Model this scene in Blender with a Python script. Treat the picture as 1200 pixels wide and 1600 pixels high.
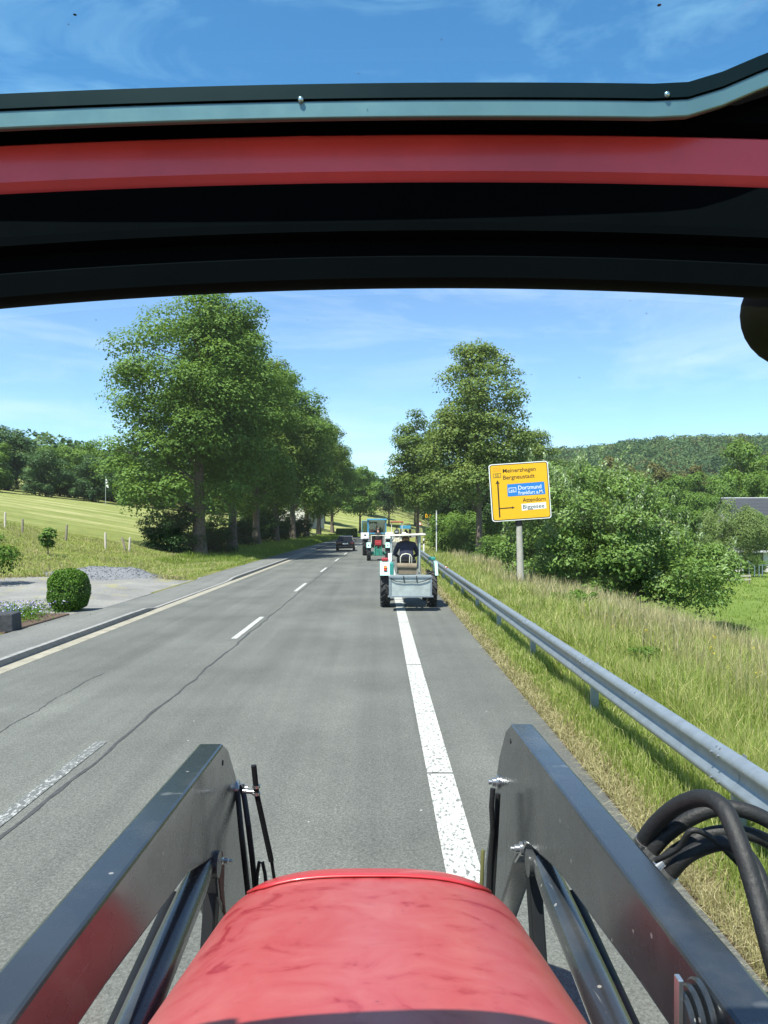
import bpy, bmesh, math, random
import numpy as np
from mathutils import Vector, Matrix

R = math.radians
for o in list(bpy.data.objects):
    bpy.data.objects.remove(o)
SC = bpy.context.scene
COL = SC.collection

# ------------------------------------------------------------------ camera
EYE = 2.5            # driver's eye height over the road
F, VX, VY = 1202.0, 592.0, 820.0     # focal length and vanishing point in photo pixels
cam = bpy.data.cameras.new('camera')
cam.sensor_fit = 'VERTICAL'
cam.sensor_height = 36.0
cam.lens = F / 1600 * 36
cam.shift_x = (600 - VX) / 1600
cam.shift_y = (VY - 800) / 1600
cam.clip_start = 0.05
cam.clip_end = 6000
camo = bpy.data.objects.new('camera', cam)
COL.objects.link(camo)
camo.location = (0, 0, EYE)
camo.rotation_euler = (R(90), 0, 0)
SC.camera = camo

# ------------------------------------------------------------------ sky and sun
TOSUN = Vector((-0.30, -0.42, 1.0)).normalized()
EL = math.asin(TOSUN.z)
AZ = math.atan2(TOSUN.x, TOSUN.y)
W = bpy.data.worlds.new('World')
SC.world = W
W.use_nodes = True
nt = W.node_tree
nt.nodes.clear()
N, L = nt.nodes.new, nt.links.new
sky = N('ShaderNodeTexSky')
sky.sky_type = 'NISHITA'
sky.sun_disc = False
sky.sun_elevation = EL
sky.sun_rotation = AZ % (2 * math.pi)
sky.altitude = 300
sky.air_density = 1.0
sky.dust_density = 0.0
sky.ozone_density = 1.6
tc = N('ShaderNodeTexCoord')
mp = N('ShaderNodeMapping')
mp.inputs['Rotation'].default_value = (0.2, 0.62, 0.1)
mp.inputs['Location'].default_value = (0.35, 0.1, 0.8)
mp.inputs['Scale'].default_value = (1.6, 1.2, 6.5)
L(tc.outputs['Generated'], mp.inputs['Vector'])
nz = N('ShaderNodeTexNoise')
nz.inputs['Scale'].default_value = 1.9
nz.inputs['Detail'].default_value = 9
nz.inputs['Roughness'].default_value = 0.62
nz.inputs['Distortion'].default_value = 0.7
L(mp.outputs[0], nz.inputs['Vector'])
rp = N('ShaderNodeValToRGB')
rp.color_ramp.elements[0].position = 0.48
rp.color_ramp.elements[0].color = (0, 0, 0, 1)
rp.color_ramp.elements[1].position = 0.78
rp.color_ramp.elements[1].color = (0.36, 0.36, 0.36, 1)
L(nz.outputs['Fac'], rp.inputs[0])
mixc = N('ShaderNodeMix')
mixc.data_type = 'RGBA'
L(rp.outputs[0], mixc.inputs[0])
tint = N('ShaderNodeMix')
tint.data_type = 'RGBA'
tint.blend_type = 'MULTIPLY'
tint.inputs[0].default_value = 1.0
tint.inputs[7].default_value = (0.78, 0.97, 1.10, 1)
L(sky.outputs[0], tint.inputs[6])
L(tint.outputs[2], mixc.inputs[6])
mixc.inputs[7].default_value = (6.3, 6.9, 7.4, 1)
bg = N('ShaderNodeBackground')
bg.inputs['Strength'].default_value = 0.084
L(mixc.outputs[2], bg.inputs[0])
wo = N('ShaderNodeOutputWorld')
L(bg.outputs[0], wo.inputs[0])

sl = bpy.data.lights.new('sun', 'SUN')
sl.energy = 4.2
sl.angle = R(0.53)
sl.color = (1.0, 0.955, 0.875)
so = bpy.data.objects.new('sun', sl)
COL.objects.link(so)
so.rotation_euler = TOSUN.to_track_quat('Z', 'Y').to_euler()
so.location = TOSUN * 60

SC.view_settings.view_transform = 'Standard'
SC.view_settings.look = 'None'
SC.view_settings.exposure = 1.25
SC.view_settings.gamma = 1
cy = SC.cycles
cy.max_bounces = 6
cy.diffuse_bounces = 4
cy.glossy_bounces = 3
cy.transmission_bounces = 4
cy.transparent_max_bounces = 12
cy.caustics_reflective = False
cy.caustics_refractive = False
cy.sample_clamp_indirect = 4
cy.use_denoising = True
cy.denoiser = 'OPENIMAGEDENOISE'

# ------------------------------------------------------------------ helpers
rng = np.random.default_rng(7)
random.seed(7)


def at(x, y, Y):
    """photo pixel -> world point at depth Y along the road"""
    return Vector(((x - VX) * Y / F, Y, EYE - (y - VY) * Y / F))


def tag(o, label=None, cat=None, group=None, kind=None):
    if label: o['label'] = label
    if cat: o['category'] = cat
    if group: o['group'] = group
    if kind: o['kind'] = kind
    return o


def empty(name, loc=(0, 0, 0), rz=0.0, label=None, cat=None, group=None):
    o = bpy.data.objects.new(name, None)
    o.empty_display_size = 0.2
    COL.objects.link(o)
    o.location = loc
    o.rotation_euler = (0, 0, rz)
    return tag(o, label, cat, group)


def link(name, me, parent=None, mats=()):
    for m in mats:
        me.materials.append(m)
    o = bpy.data.objects.new(name, me)
    COL.objects.link(o)
    if parent: o.parent = parent
    return o


class MB:
    def __init__(s):
        s.v, s.f, s.m = [], [], []

    def add(s, vs, fs, mi=0):
        b = len(s.v)
        s.v += [tuple(p) for p in vs]
        for q in fs:
            s.f.append(tuple(i + b for i in q))
            s.m.append(mi)
        return s

    def box(s, c, d, rot=None, mi=0, taper=1.0):
        hx, hy, hz = d[0] / 2, d[1] / 2, d[2] / 2
        vs = []
        for z in (-1, 1):
            t = taper if z > 0 else 1
            for x, y in ((-1, -1), (1, -1), (1, 1), (-1, 1)):
                p = Vector((x * hx * t, y * hy * t, z * hz))
                if rot: p = rot @ p
                vs.append(p + Vector(c))
        return s.add(vs, [(3, 2, 1, 0), (4, 5, 6, 7), (0, 1, 5, 4), (1, 2, 6, 5), (2, 3, 7, 6), (3, 0, 4, 7)], mi)

    def tube(s, pts, r, n=10, mi=0, cap=True):
        pts = [Vector(p) for p in pts]
        rs = list(r) if hasattr(r, '__len__') else [r] * len(pts)
        vs, fs = [], []
        ref = None
        for i, p in enumerate(pts):
            a = pts[max(i - 1, 0)]
            b = pts[min(i + 1, len(pts) - 1)]
            t = (b - a).normalized()
            if ref is None:
                ref = Vector((0, 0, 1)) if abs(t.z) < 0.9 else Vector((1, 0, 0))
            u = t.cross(ref).normalized()
            w = u.cross(t).normalized()
            ref = w
            for k in range(n):
                an = 2 * math.pi * k / n
                vs.append(p + (u * math.cos(an) + w * math.sin(an)) * rs[i])
        for i in range(len(pts) - 1):
            for k in range(n):
                k2 = (k + 1) % n
                fs.append((i * n + k, i * n + k2, (i + 1) * n + k2, (i + 1) * n + k))
        if cap:
            fs.append(tuple(range(n - 1, -1, -1)))
            fs.append(tuple((len(pts) - 1) * n + k for k in range(n)))
        return s.add(vs, fs, mi)

    def lathe(s, prof, M=None, n=24, mi=0, closed=False):
        vs, fs = [], []
        for r, z in prof:
            for k in range(n):
                a = 2 * math.pi * k / n
                p = Vector((r * math.cos(a), r * math.sin(a), z))
                vs.append(M @ p if M else p)
        m = len(prof)
        for i in range(m if closed else m - 1):
            j = (i + 1) % m
            for k in range(n):
                k2 = (k + 1) % n
                fs.append((i * n + k, i * n + k2, j * n + k2, j * n + k))
        if not closed:
            fs.append(tuple(range(n - 1, -1, -1)))
            fs.append(tuple((m - 1) * n + k for k in range(n)))
        return s.add(vs, fs, mi)

    def prism(s, poly, fn, lo, hi, mi=0):
        """poly of (a,b); fn(a,b,t) -> point"""
        n = len(poly)
        vs = [fn(a, b, lo) for a, b in poly] + [fn(a, b, hi) for a, b in poly]
        fs = [(i, (i + 1) % n, (i + 1) % n + n, i + n) for i in range(n)]
        fs += [tuple(range(n - 1, -1, -1)), tuple(range(n, 2 * n))]
        return s.add(vs, fs, mi)

    def sweep(s, rings, mi=0, closed=True, cap=True):
        n = len(rings[0])
        vs = [p for r in rings for p in r]
        fs = []
        for i in range(len(rings) - 1):
            for k in range(n if closed else n - 1):
                k2 = (k + 1) % n
                fs.append((i * n + k, i * n + k2, (i + 1) * n + k2, (i + 1) * n + k))
        if cap and closed:
            fs.append(tuple(range(n - 1, -1, -1)))
            fs.append(tuple((len(rings) - 1) * n + k for k in range(n)))
        return s.add(vs, fs, mi)

    def mesh(s, name, smooth=None):
        me = bpy.data.meshes.new(name)
        me.from_pydata(s.v, [], s.f)
        me.polygons.foreach_set('material_index', s.m)
        bm = bmesh.new()
        bm.from_mesh(me)
        bmesh.ops.recalc_face_normals(bm, faces=bm.faces)
        bm.to_mesh(me)
        bm.free()
        if smooth is not None:
            me.polygons.foreach_set('use_smooth', [True] * len(me.polygons))
            me.set_sharp_from_angle(angle=R(smooth))
        return me

    def build(s, name, mats, parent=None, smooth=None, bevel=0):
        if not isinstance(mats, (list, tuple)): mats = [mats]
        o = link(name, s.mesh(name, smooth), parent, mats)
        if bevel:
            b = o.modifiers.new('bevel', 'BEVEL')
            b.width = bevel
            b.segments = 2
            b.limit_method = 'ANGLE'
            b.angle_limit = R(40)
        return o


def np_mesh(name, V, nside, vals=None):
    """V: (nfaces*nside,3) unshared vertices"""
    V = np.ascontiguousarray(V, dtype=np.float32)
    n = len(V)
    nf = n // nside
    me = bpy.data.meshes.new(name)
    me.vertices.add(n)
    me.vertices.foreach_set('co', V.ravel())
    me.loops.add(n)
    me.loops.foreach_set('vertex_index', np.arange(n, dtype=np.int32))
    me.polygons.add(nf)
    me.polygons.foreach_set('loop_start', np.arange(0, n, nside, dtype=np.int32))
    me.update(calc_edges=True)
    if vals is not None:
        a = me.attributes.new('v', 'FLOAT', 'FACE')
        a.data.foreach_set('value', np.ascontiguousarray(vals, dtype=np.float32))
    return me


def grid_mesh(name, P, attrs=None):
    """P: (ny,nx,3)"""
    ny, nx = P.shape[:2]
    me = bpy.data.meshes.new(name)
    me.vertices.add(nx * ny)
    me.vertices.foreach_set('co', np.ascontiguousarray(P, dtype=np.float32).ravel())
    i = np.arange((ny - 1) * (nx - 1))
    r, c = i // (nx - 1), i % (nx - 1)
    a = r * nx + c
    q = np.stack([a, a + 1, a + nx + 1, a + nx], 1).astype(np.int32)
    me.loops.add(q.size)
    me.loops.foreach_set('vertex_index', q.ravel())
    me.polygons.add(len(q))
    me.polygons.foreach_set('loop_start', np.arange(0, q.size, 4, dtype=np.int32))
    me.update(calc_edges=True)
    me.polygons.foreach_set('use_smooth', np.ones(len(q), dtype=bool))
    for k, v in (attrs or {}).items():
        at_ = me.attributes.new(k, 'FLOAT', 'POINT')
        at_.data.foreach_set('value', np.ascontiguousarray(v, dtype=np.float32).ravel())
    return me


def copy_tree(o, parent=None):
    c = o.copy()
    COL.objects.link(c)
    c.parent = parent
    for ch in o.children:
        copy_tree(ch, c)
    return c


# ------------------------------------------------------------------ materials
def newmat(name):
    m = bpy.data.materials.new(name)
    m.use_nodes = True
    t = m.node_tree
    t.nodes.clear()
    out = t.nodes.new('ShaderNodeOutputMaterial')
    return m, t, out


def noise_ramp(t, scale, stops, detail=5, rough=0.6, vec=None, coord='Object', dist=0.0):
    nz = t.nodes.new('ShaderNodeTexNoise')
    nz.inputs['Scale'].default_value = scale
    nz.inputs['Detail'].default_value = detail
    nz.inputs['Roughness'].default_value = rough
    nz.inputs['Distortion'].default_value = dist
    if vec is None:
        tc = t.nodes.new('ShaderNodeTexCoord')
        vec = tc.outputs[coord]
    t.links.new(vec, nz.inputs['Vector'])
    rp = t.nodes.new('ShaderNodeValToRGB')
    el = rp.color_ramp.elements
    while len(el) < len(stops): el.new(0.5)
    for e, (p, c) in zip(el, stops):
        e.position = p
        e.color = (*c, 1) if len(c) == 3 else c
    t.links.new(nz.outputs['Fac'], rp.inputs[0])
    return rp.outputs[0], nz


def scl(c, k):
    return tuple(min(1, x * k) for x in c)


def paint(name, col, rough=0.45, metal=0.0, var=0.12, scale=4.0, bump=0.0, bscale=60, coat=0.0, rvar=0.1, spec=0.5, specks=False):
    m, t, out = newmat(name)
    b = t.nodes.new('ShaderNodeBsdfPrincipled')
    c, nz = noise_ramp(t, scale, [(0.3, scl(col, 1 - var)), (0.7, scl(col, 1 + var))])
    if specks:
        # small paint chips and hair scratches
        tcs = t.nodes.new('ShaderNodeTexCoord')
        vo = t.nodes.new('ShaderNodeTexVoronoi')
        vo.inputs['Scale'].default_value = 9
        t.links.new(tcs.outputs['Object'], vo.inputs['Vector'])
        f1 = math_node(t, 'LESS_THAN', vo.outputs['Distance'], 0.055)
        c = mixcol(t, math_node(t, 'MULTIPLY', f1, 0.7), c, (0.30, 0.29, 0.27))
        mps = t.nodes.new('ShaderNodeMapping')
        mps.inputs['Rotation'].default_value = (0.4, 0.3, 0.2)
        mps.inputs['Scale'].default_value = (3, 3, 60)
        t.links.new(tcs.outputs['Object'], mps.inputs['Vector'])
        sc_, _ = noise_ramp(t, 2.0, [(0.70, (0, 0, 0)), (0.74, (0.35, 0.35, 0.35))], vec=mps.outputs[0], detail=2)
        c = mixcol(t, sc_, c, (0.22, 0.22, 0.21))
        ds, _ = noise_ramp(t, 2.4, [(0.5, (0, 0, 0)), (0.8, (0.16, 0.16, 0.16))], vec=tcs.outputs['Object'], detail=7)
        c = mixcol(t, ds, c, (0.30, 0.28, 0.24))
    t.links.new(c, b.inputs['Base Color'])
    b.inputs['Metallic'].default_value = metal
    b.inputs['Specular IOR Level'].default_value = spec
    mr = t.nodes.new('ShaderNodeMapRange')
    mr.inputs['To Min'].default_value = max(0.02, rough - rvar)
    mr.inputs['To Max'].default_value = min(1, rough + rvar)
    _, n2 = noise_ramp(t, scale * 3.1, [(0, (0, 0, 0)), (1, (1, 1, 1))])
    t.links.new(n2.outputs['Fac'], mr.inputs['Value'])
    t.links.new(mr.outputs[0], b.inputs['Roughness'])
    if coat:
        b.inputs['Coat Weight'].default_value = coat
        b.inputs['Coat Roughness'].default_value = 0.12
    if bump:
        _, n3 = noise_ramp(t, bscale, [(0, (0, 0, 0)), (1, (1, 1, 1))])
        bp = t.nodes.new('ShaderNodeBump')
        bp.inputs['Strength'].default_value = bump
        bp.inputs['Distance'].default_value = 0.01
        t.links.new(n3.outputs['Fac'], bp.inputs['Height'])
        t.links.new(bp.outputs[0], b.inputs['Normal'])
    t.links.new(b.outputs[0], out.inputs[0])
    return m


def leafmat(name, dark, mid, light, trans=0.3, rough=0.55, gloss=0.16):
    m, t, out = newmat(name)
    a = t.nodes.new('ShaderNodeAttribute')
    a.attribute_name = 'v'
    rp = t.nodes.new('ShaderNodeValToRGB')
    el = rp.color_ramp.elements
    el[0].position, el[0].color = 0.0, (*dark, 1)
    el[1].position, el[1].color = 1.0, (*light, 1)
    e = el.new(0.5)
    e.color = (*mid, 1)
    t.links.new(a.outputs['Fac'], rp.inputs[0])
    b = t.nodes.new('ShaderNodeBsdfPrincipled')
    b.inputs['Roughness'].default_value = rough
    b.inputs['Specular IOR Level'].default_value = gloss
    t.links.new(rp.outputs[0], b.inputs['Base Color'])
    tr = t.nodes.new('ShaderNodeBsdfTranslucent')
    hs = t.nodes.new('ShaderNodeHueSaturation')
    hs.inputs['Hue'].default_value = 0.485
    hs.inputs['Saturation'].default_value = 1.1
    hs.inputs['Value'].default_value = 1.25
    t.links.new(rp.outputs[0], hs.inputs['Color'])
    t.links.new(hs.outputs[0], tr.inputs['Color'])
    mx = t.nodes.new('ShaderNodeMixShader')
    mx.inputs[0].default_value = trans
    t.links.new(b.outputs[0], mx.inputs[1])
    t.links.new(tr.outputs[0], mx.inputs[2])
    t.links.new(mx.outputs[0], out.inputs[0])
    return m


def glassmat(name, tint, refl=0.05, rough=0.02):
    m, t, out = newmat(name)
    tr = t.nodes.new('ShaderNodeBsdfTransparent')
    tr.inputs[0].default_value = (*tint, 1)
    gl = t.nodes.new('ShaderNodeBsdfGlossy')
    gl.inputs['Roughness'].default_value = rough
    mx = t.nodes.new('ShaderNodeMixShader')
    mx.inputs[0].default_value = refl
    t.links.new(tr.outputs[0], mx.inputs[1])
    t.links.new(gl.outputs[0], mx.inputs[2])
    t.links.new(mx.outputs[0], out.inputs[0])
    return m


def math_node(t, op, a, b=None, clamp=False):
    n = t.nodes.new('ShaderNodeMath')
    n.operation = op
    n.use_clamp = clamp
    for i, v in enumerate((a, b)):
        if v is None: continue
        if isinstance(v, (int, float)): n.inputs[i].default_value = v
        else: t.links.new(v, n.inputs[i])
    return n.outputs[0]


def mixcol(t, fac, a, b, mode='MIX'):
    n = t.nodes.new('ShaderNodeMix')
    n.data_type = 'RGBA'
    n.blend_type = mode
    for sock, v in ((n.inputs[0], fac), (n.inputs[6], a), (n.inputs[7], b)):
        if isinstance(v, (int, float)): sock.default_value = v
        elif isinstance(v, tuple): sock.default_value = (*v, 1)
        else: t.links.new(v, sock)
    return n.outputs[2]


def asphalt_mat(name, base, patch=0.16):
    m, t, out = newmat(name)
    tc = t.nodes.new('ShaderNodeTexCoord')
    pos = tc.outputs['Object']
    b = t.nodes.new('ShaderNodeBsdfPrincipled')
    b.inputs['Roughness'].default_value = 0.82
    b.inputs['Specular IOR Level'].default_value = 0.35
    big, _ = noise_ramp(t, 0.35, [(0.3, scl(base, 1 - patch)), (0.7, scl(base, 1 + patch))], vec=pos, detail=6)
    # tracks along the driving direction
    mp = t.nodes.new('ShaderNodeMapping')
    mp.inputs['Scale'].default_value = (1.1, 0.03, 1)
    t.links.new(pos, mp.inputs['Vector'])
    trk, _ = noise_ramp(t, 1.3, [(0.3, (0.80, 0.80, 0.80)), (0.7, (1.14, 1.14, 1.13))], vec=mp.outputs[0], detail=3)
    c = mixcol(t, 1.0, big, trk, 'MULTIPLY')
    # chippings
    vo = t.nodes.new('ShaderNodeTexVoronoi')
    vo.inputs['Scale'].default_value = 95
    t.links.new(pos, vo.inputs['Vector'])
    rp = t.nodes.new('ShaderNodeValToRGB')
    rp.color_ramp.elements[0].position = 0.1
    rp.color_ramp.elements[0].color = (0.72, 0.72, 0.70, 1)
    rp.color_ramp.elements[1].position = 0.9
    rp.color_ramp.elements[1].color = (1.3, 1.3, 1.27, 1)
    t.links.new(vo.outputs['Color'], rp.inputs[0])
    c = mixcol(t, 1.0, c, rp.outputs[0], 'MULTIPLY')
    fine, _ = noise_ramp(t, 38, [(0.42, (0.86, 0.86, 0.86)), (0.6, (1.12, 1.12, 1.12))], vec=pos, detail=4)
    c = mixcol(t, 1.0, c, fine, 'MULTIPLY')
    # rare pale specks
    v2 = t.nodes.new('ShaderNodeTexVoronoi')
    v2.inputs['Scale'].default_value = 2.3
    t.links.new(pos, v2.inputs['Vector'])
    sp = math_node(t, 'LESS_THAN', v2.outputs['Distance'], 0.028)
    c = mixcol(t, math_node(t, 'MULTIPLY', sp, 0.6), c, (0.5, 0.5, 0.48))
    t.links.new(c, b.inputs['Base Color'])
    bp = t.nodes.new('ShaderNodeBump')
    bp.inputs['Strength'].default_value = 0.45
    bp.inputs['Distance'].default_value = 0.006
    t.links.new(vo.outputs['Distance'], bp.inputs['Height'])
    t.links.new(bp.outputs[0], b.inputs['Normal'])
    t.links.new(b.outputs[0], out.inputs[0])
    return m


def marking_mat(name, paintc, base, wear):
    m, t, out = newmat(name)
    tc = t.nodes.new('ShaderNodeTexCoord')
    b = t.nodes.new('ShaderNodeBsdfPrincipled')
    b.inputs['Roughness'].default_value = 0.6
    mp = t.nodes.new('ShaderNodeMapping')
    mp.inputs['Scale'].default_value = (1.0, 0.45, 1)
    t.links.new(tc.outputs['Object'], mp.inputs['Vector'])
    f, _ = noise_ramp(t, 34, [(wear - 0.03, (0, 0, 0)), (wear + 0.02, (1, 1, 1))], vec=mp.outputs[0], detail=9, rough=0.75)
    tone, _ = noise_ramp(t, 5, [(0.3, scl(paintc, 0.82)), (0.7, paintc)], vec=tc.outputs['Object'])
    c = mixcol(t, f, base, tone)
    t.links.new(c, b.inputs['Base Color'])
    t.links.new(b.outputs[0], out.inputs[0])
    return m


M = {}
M['asphalt'] = asphalt_mat('asphalt', (0.114, 0.117, 0.107), 0.2)
M['asphalt_walk'] = asphalt_mat('asphalt_walk', (0.145, 0.147, 0.138))
M['seam'] = paint('seam', (0.048, 0.049, 0.047), 0.7, var=0.3, scale=8)
M['line'] = marking_mat('line', (0.50, 0.50, 0.46), (0.125, 0.13, 0.12), 0.455)
M['dash'] = marking_mat('dash', (0.40, 0.40, 0.38), (0.115, 0.118, 0.108), 0.55)
M['dash_fresh'] = marking_mat('dash_fresh', (0.50, 0.50, 0.47), (0.115, 0.118, 0.108), 0.45)
M['gutter'] = paint('gutter', (0.27, 0.25, 0.195), 0.85, var=0.2, scale=3, bump=0.4)
M['kerb'] = paint('kerb', (0.24, 0.235, 0.22), 0.85, var=0.2, scale=5, bump=0.4)
M['red'] = paint('red', (0.42, 0.03, 0.035), 0.38, var=0.12, coat=0.3)
M['loader'] = paint('loader', (0.021, 0.025, 0.029), 0.27, var=0.12, scale=3, coat=0.3, rvar=0.06, specks=True)
M['blk'] = paint('black_plastic', (0.006, 0.0065, 0.0075), 0.6, var=0.3, spec=0.3)
M['lining'] = paint('lining_cloth', (0.0012, 0.0013, 0.0016), 0.9, var=0.3, spec=0.05)
M['rubber'] = paint('rubber', (0.009, 0.009, 0.0095), 0.62, var=0.3, scale=12, bump=0.3, bscale=80)
M['tyre'] = paint('tyre', (0.03, 0.03, 0.03), 0.8, var=0.35, scale=9, bump=0.3)
M['galv'] = paint('galvanised', (0.32, 0.36, 0.385), 0.42, 0.6, var=0.12, scale=7, bump=0.05)
M['steel'] = paint('steel', (0.55, 0.56, 0.56), 0.25, 0.9, var=0.1)
M['strip'] = paint('strip', (0.22, 0.27, 0.25), 0.34, 0.6, var=0.12, scale=9)
M['rust'] = paint('rust', (0.16, 0.055, 0.03), 0.8, var=0.4, scale=20)
M['olive'] = paint('olive', (0.10, 0.10, 0.03), 0.6)
M['glass'] = glassmat('windscreen_glass', (0.93, 0.965, 0.95), 0.025)
M['roofglass'] = glassmat('roof_glass', (0.58, 0.95, 1.0), 0.03)
M['carglass'] = glassmat('car_glass', (0.12, 0.14, 0.15), 0.12)
M['cabglass'] = glassmat('cab_glass', (0.45, 0.52, 0.56), 0.10)
M['teal'] = paint('teal', (0.03, 0.26, 0.22), 0.35, coat=0.3)
M['mint'] = paint('mint', (0.36, 0.60, 0.54), 0.35, coat=0.3, var=0.06)
M['green'] = paint('tractor_green', (0.03, 0.22, 0.15), 0.4, coat=0.2)
M['white'] = paint('white_paint', (0.78, 0.78, 0.76), 0.4, var=0.05, coat=0.2)
M['cream'] = paint('cream', (0.7, 0.66, 0.52), 0.5, var=0.08)
M['blue'] = paint('cab_blue', (0.06, 0.28, 0.46), 0.35, coat=0.3)
M['redpaint'] = paint('red_paint', (0.32, 0.022, 0.028), 0.5)
M['lamp_red'] = paint('lamp_red', (0.42, 0.03, 0.015), 0.2, coat=0.6)
M['lamp_dark'] = paint('lamp_dark', (0.10, 0.008, 0.008), 0.15, coat=0.7)
M['lamp_orange'] = paint('lamp_orange', (0.75, 0.22, 0.02), 0.2, coat=0.6)
M['tan'] = paint('tan_canvas', (0.19, 0.15, 0.10), 0.85, var=0.2, bump=0.3)
M['boxgrey'] = paint('box_grey', (0.40, 0.44, 0.42), 0.5, 0.2, var=0.18, scale=6)
M['carblack'] = paint('car_black', (0.005, 0.0045, 0.006), 0.28, coat=0.4, var=0.1)
M['wood'] = paint('weathered_wood', (0.20, 0.17, 0.13), 0.9, var=0.35, scale=14, bump=0.5)
M['woodpale'] = paint('pale_wood', (0.42, 0.38, 0.31), 0.9, var=0.3, scale=14, bump=0.5)
M['stone'] = paint('basalt', (0.035, 0.037, 0.042), 0.8, var=0.45, scale=9, bump=0.8, bscale=24)
M['navy'] = paint('navy_cloth', (0.018, 0.022, 0.05), 0.9, var=0.2, scale=20, bump=0.3)
M['trouser'] = paint('trouser', (0.02, 0.02, 0.022), 0.9, var=0.2)
M['skin'] = paint('skin', (0.48, 0.27, 0.19), 0.55, var=0.06)
M['hair'] = paint('hair', (0.10, 0.075, 0.05), 0.7, var=0.3, scale=40)
M['yellow'] = paint('sign_yellow', (0.82, 0.43, 0.004), 0.45, var=0.03)
M['yelloworange'] = paint('sign_patch', (0.76, 0.36, 0.01), 0.5, var=0.03)
M['signblack'] = paint('sign_black', (0.012, 0.010, 0.008), 0.5)
M['signblue'] = paint('sign_blue', (0.015, 0.19, 0.56), 0.45, var=0.03)
M['signwhite'] = paint('sign_white', (0.82, 0.82, 0.80), 0.45, var=0.03)
M['concrete'] = paint('concrete', (0.36, 0.34, 0.29), 0.85, var=0.15, scale=5, bump=0.3)
M['bark'] = paint('bark', (0.13, 0.10, 0.075), 0.95, var=0.45, scale=7, bump=1.0, bscale=18)
M['barkdark'] = paint('bark_dark', (0.065, 0.055, 0.042), 0.95, var=0.45, scale=7, bump=1.0, bscale=18)
M['plaster'] = paint('plaster', (0.62, 0.60, 0.55), 0.9, var=0.06)
M['greyplaster'] = paint('grey_plaster', (0.35, 0.36, 0.37), 0.9, var=0.08)
M['rooftile'] = paint('roof_tile', (0.05, 0.053, 0.06), 0.55, var=0.25, scale=12)
M['roofred'] = paint('roof_red', (0.18, 0.07, 0.045), 0.8, var=0.2)
M['winglass'] = paint('window_glass', (0.008, 0.010, 0.012), 0.12, var=0.2, spec=0.3)
M['gravel_heap'] = paint('gravel_heap', (0.15, 0.155, 0.165), 0.9, var=0.35, scale=16, bump=1.0, bscale=26)
M['maple'] = leafmat('maple_leaf', (0.066, 0.128, 0.026), (0.138, 0.238, 0.048), (0.250, 0.350, 0.088), 0.32)
M['maple2'] = leafmat('maple_leaf_deep', (0.054, 0.110, 0.024), (0.115, 0.205, 0.042), (0.22, 0.31, 0.078), 0.30)
M['lime'] = leafmat('lime_leaf', (0.084, 0.138, 0.036), (0.170, 0.240, 0.062), (0.29, 0.35, 0.11), 0.32)
M['mapleyellow'] = leafmat('maple_leaf_yellowish', (0.060, 0.108, 0.022), (0.130, 0.200, 0.042), (0.29, 0.32, 0.11), 0.3)
M['darkleaf'] = leafmat('dark_leaf', (0.020, 0.048, 0.013), (0.040, 0.087, 0.020), (0.074, 0.135, 0.035), 0.22)
M['sallow'] = leafmat('sallow_leaf', (0.080, 0.155, 0.034), (0.175, 0.280, 0.070), (0.50, 0.58, 0.40), 0.32, 0.45)
M['willow'] = leafmat('willow_leaf', (0.092, 0.144, 0.039), (0.164, 0.231, 0.070), (0.276, 0.338, 0.135), 0.3)
M['hedge'] = leafmat('box_leaf', (0.041, 0.098, 0.012), (0.082, 0.176, 0.019), (0.164, 0.273, 0.041), 0.2)
M['wood_far'] = leafmat('far_leaf', (0.024, 0.058, 0.022), (0.060, 0.122, 0.040), (0.135, 0.195, 0.065), 0.2)
M['wood_brown'] = leafmat('far_leaf_brownish', (0.072, 0.090, 0.024), (0.120, 0.120, 0.038), (0.192, 0.156, 0.059), 0.2)
M['grass'] = leafmat('grass_blade', (0.130, 0.205, 0.028), (0.250, 0.335, 0.066), (0.54, 0.51, 0.23), 0.4, 0.6)
M['straw'] = leafmat('dry_grass', (0.19, 0.19, 0.065), (0.36, 0.325, 0.155), (0.54, 0.48, 0.28), 0.3, 0.6)
M['flower'] = leafmat('lilac_flower', (0.22, 0.18, 0.52), (0.40, 0.36, 0.66), (0.75, 0.74, 0.82), 0.2)
M['yflower'] = leafmat('yellow_flower', (0.6, 0.45, 0.01), (0.7, 0.55, 0.01), (0.8, 0.65, 0.02), 0.2)

# faded hood paint: chalky red with darker wiped patches
m, t, out = newmat('hood_paint')
b = t.nodes.new('ShaderNodeBsdfPrincipled')
tcn = t.nodes.new('ShaderNodeTexCoord')
c1, _ = noise_ramp(t, 6.5, [(0.38, (0.27, 0.018, 0.025)), (0.45, (0.36, 0.054, 0.056)), (0.72, (0.395, 0.092, 0.088))], vec=tcn.outputs['Object'], detail=8, rough=0.62, dist=0.8)
c2, _ = noise_ramp(t, 26, [(0.28, (0.82, 0.70, 0.72)), (0.42, (1, 1, 1))], vec=tcn.outputs['Object'], detail=3)
cc = mixcol(t, 0.55, c1, c2, 'MULTIPLY')
vr = t.nodes.new('ShaderNodeTexVoronoi')
vr.inputs['Scale'].default_value = 13
t.links.new(tcn.outputs['Object'], vr.inputs['Vector'])
spk = math_node(t, 'LESS_THAN', vr.outputs['Distance'], 0.05)
cc = mixcol(t, math_node(t, 'MULTIPLY', spk, 0.6), cc, (0.12, 0.02, 0.02))
t.links.new(cc, b.inputs['Base Color'])
b.inputs['Roughness'].default_value = 0.42
b.inputs['Coat Weight'].default_value = 0.25
b.inputs['Coat Roughness'].default_value = 0.2
t.links.new(b.outputs[0], out.inputs[0])
M['hood'] = m

# ------------------------------------------------------------------ terrain shape


def sst(a, b, x):
    t = np.clip((x - a) / (b - a), 0, 1)
    return t * t * (3 - 2 * t)


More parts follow.
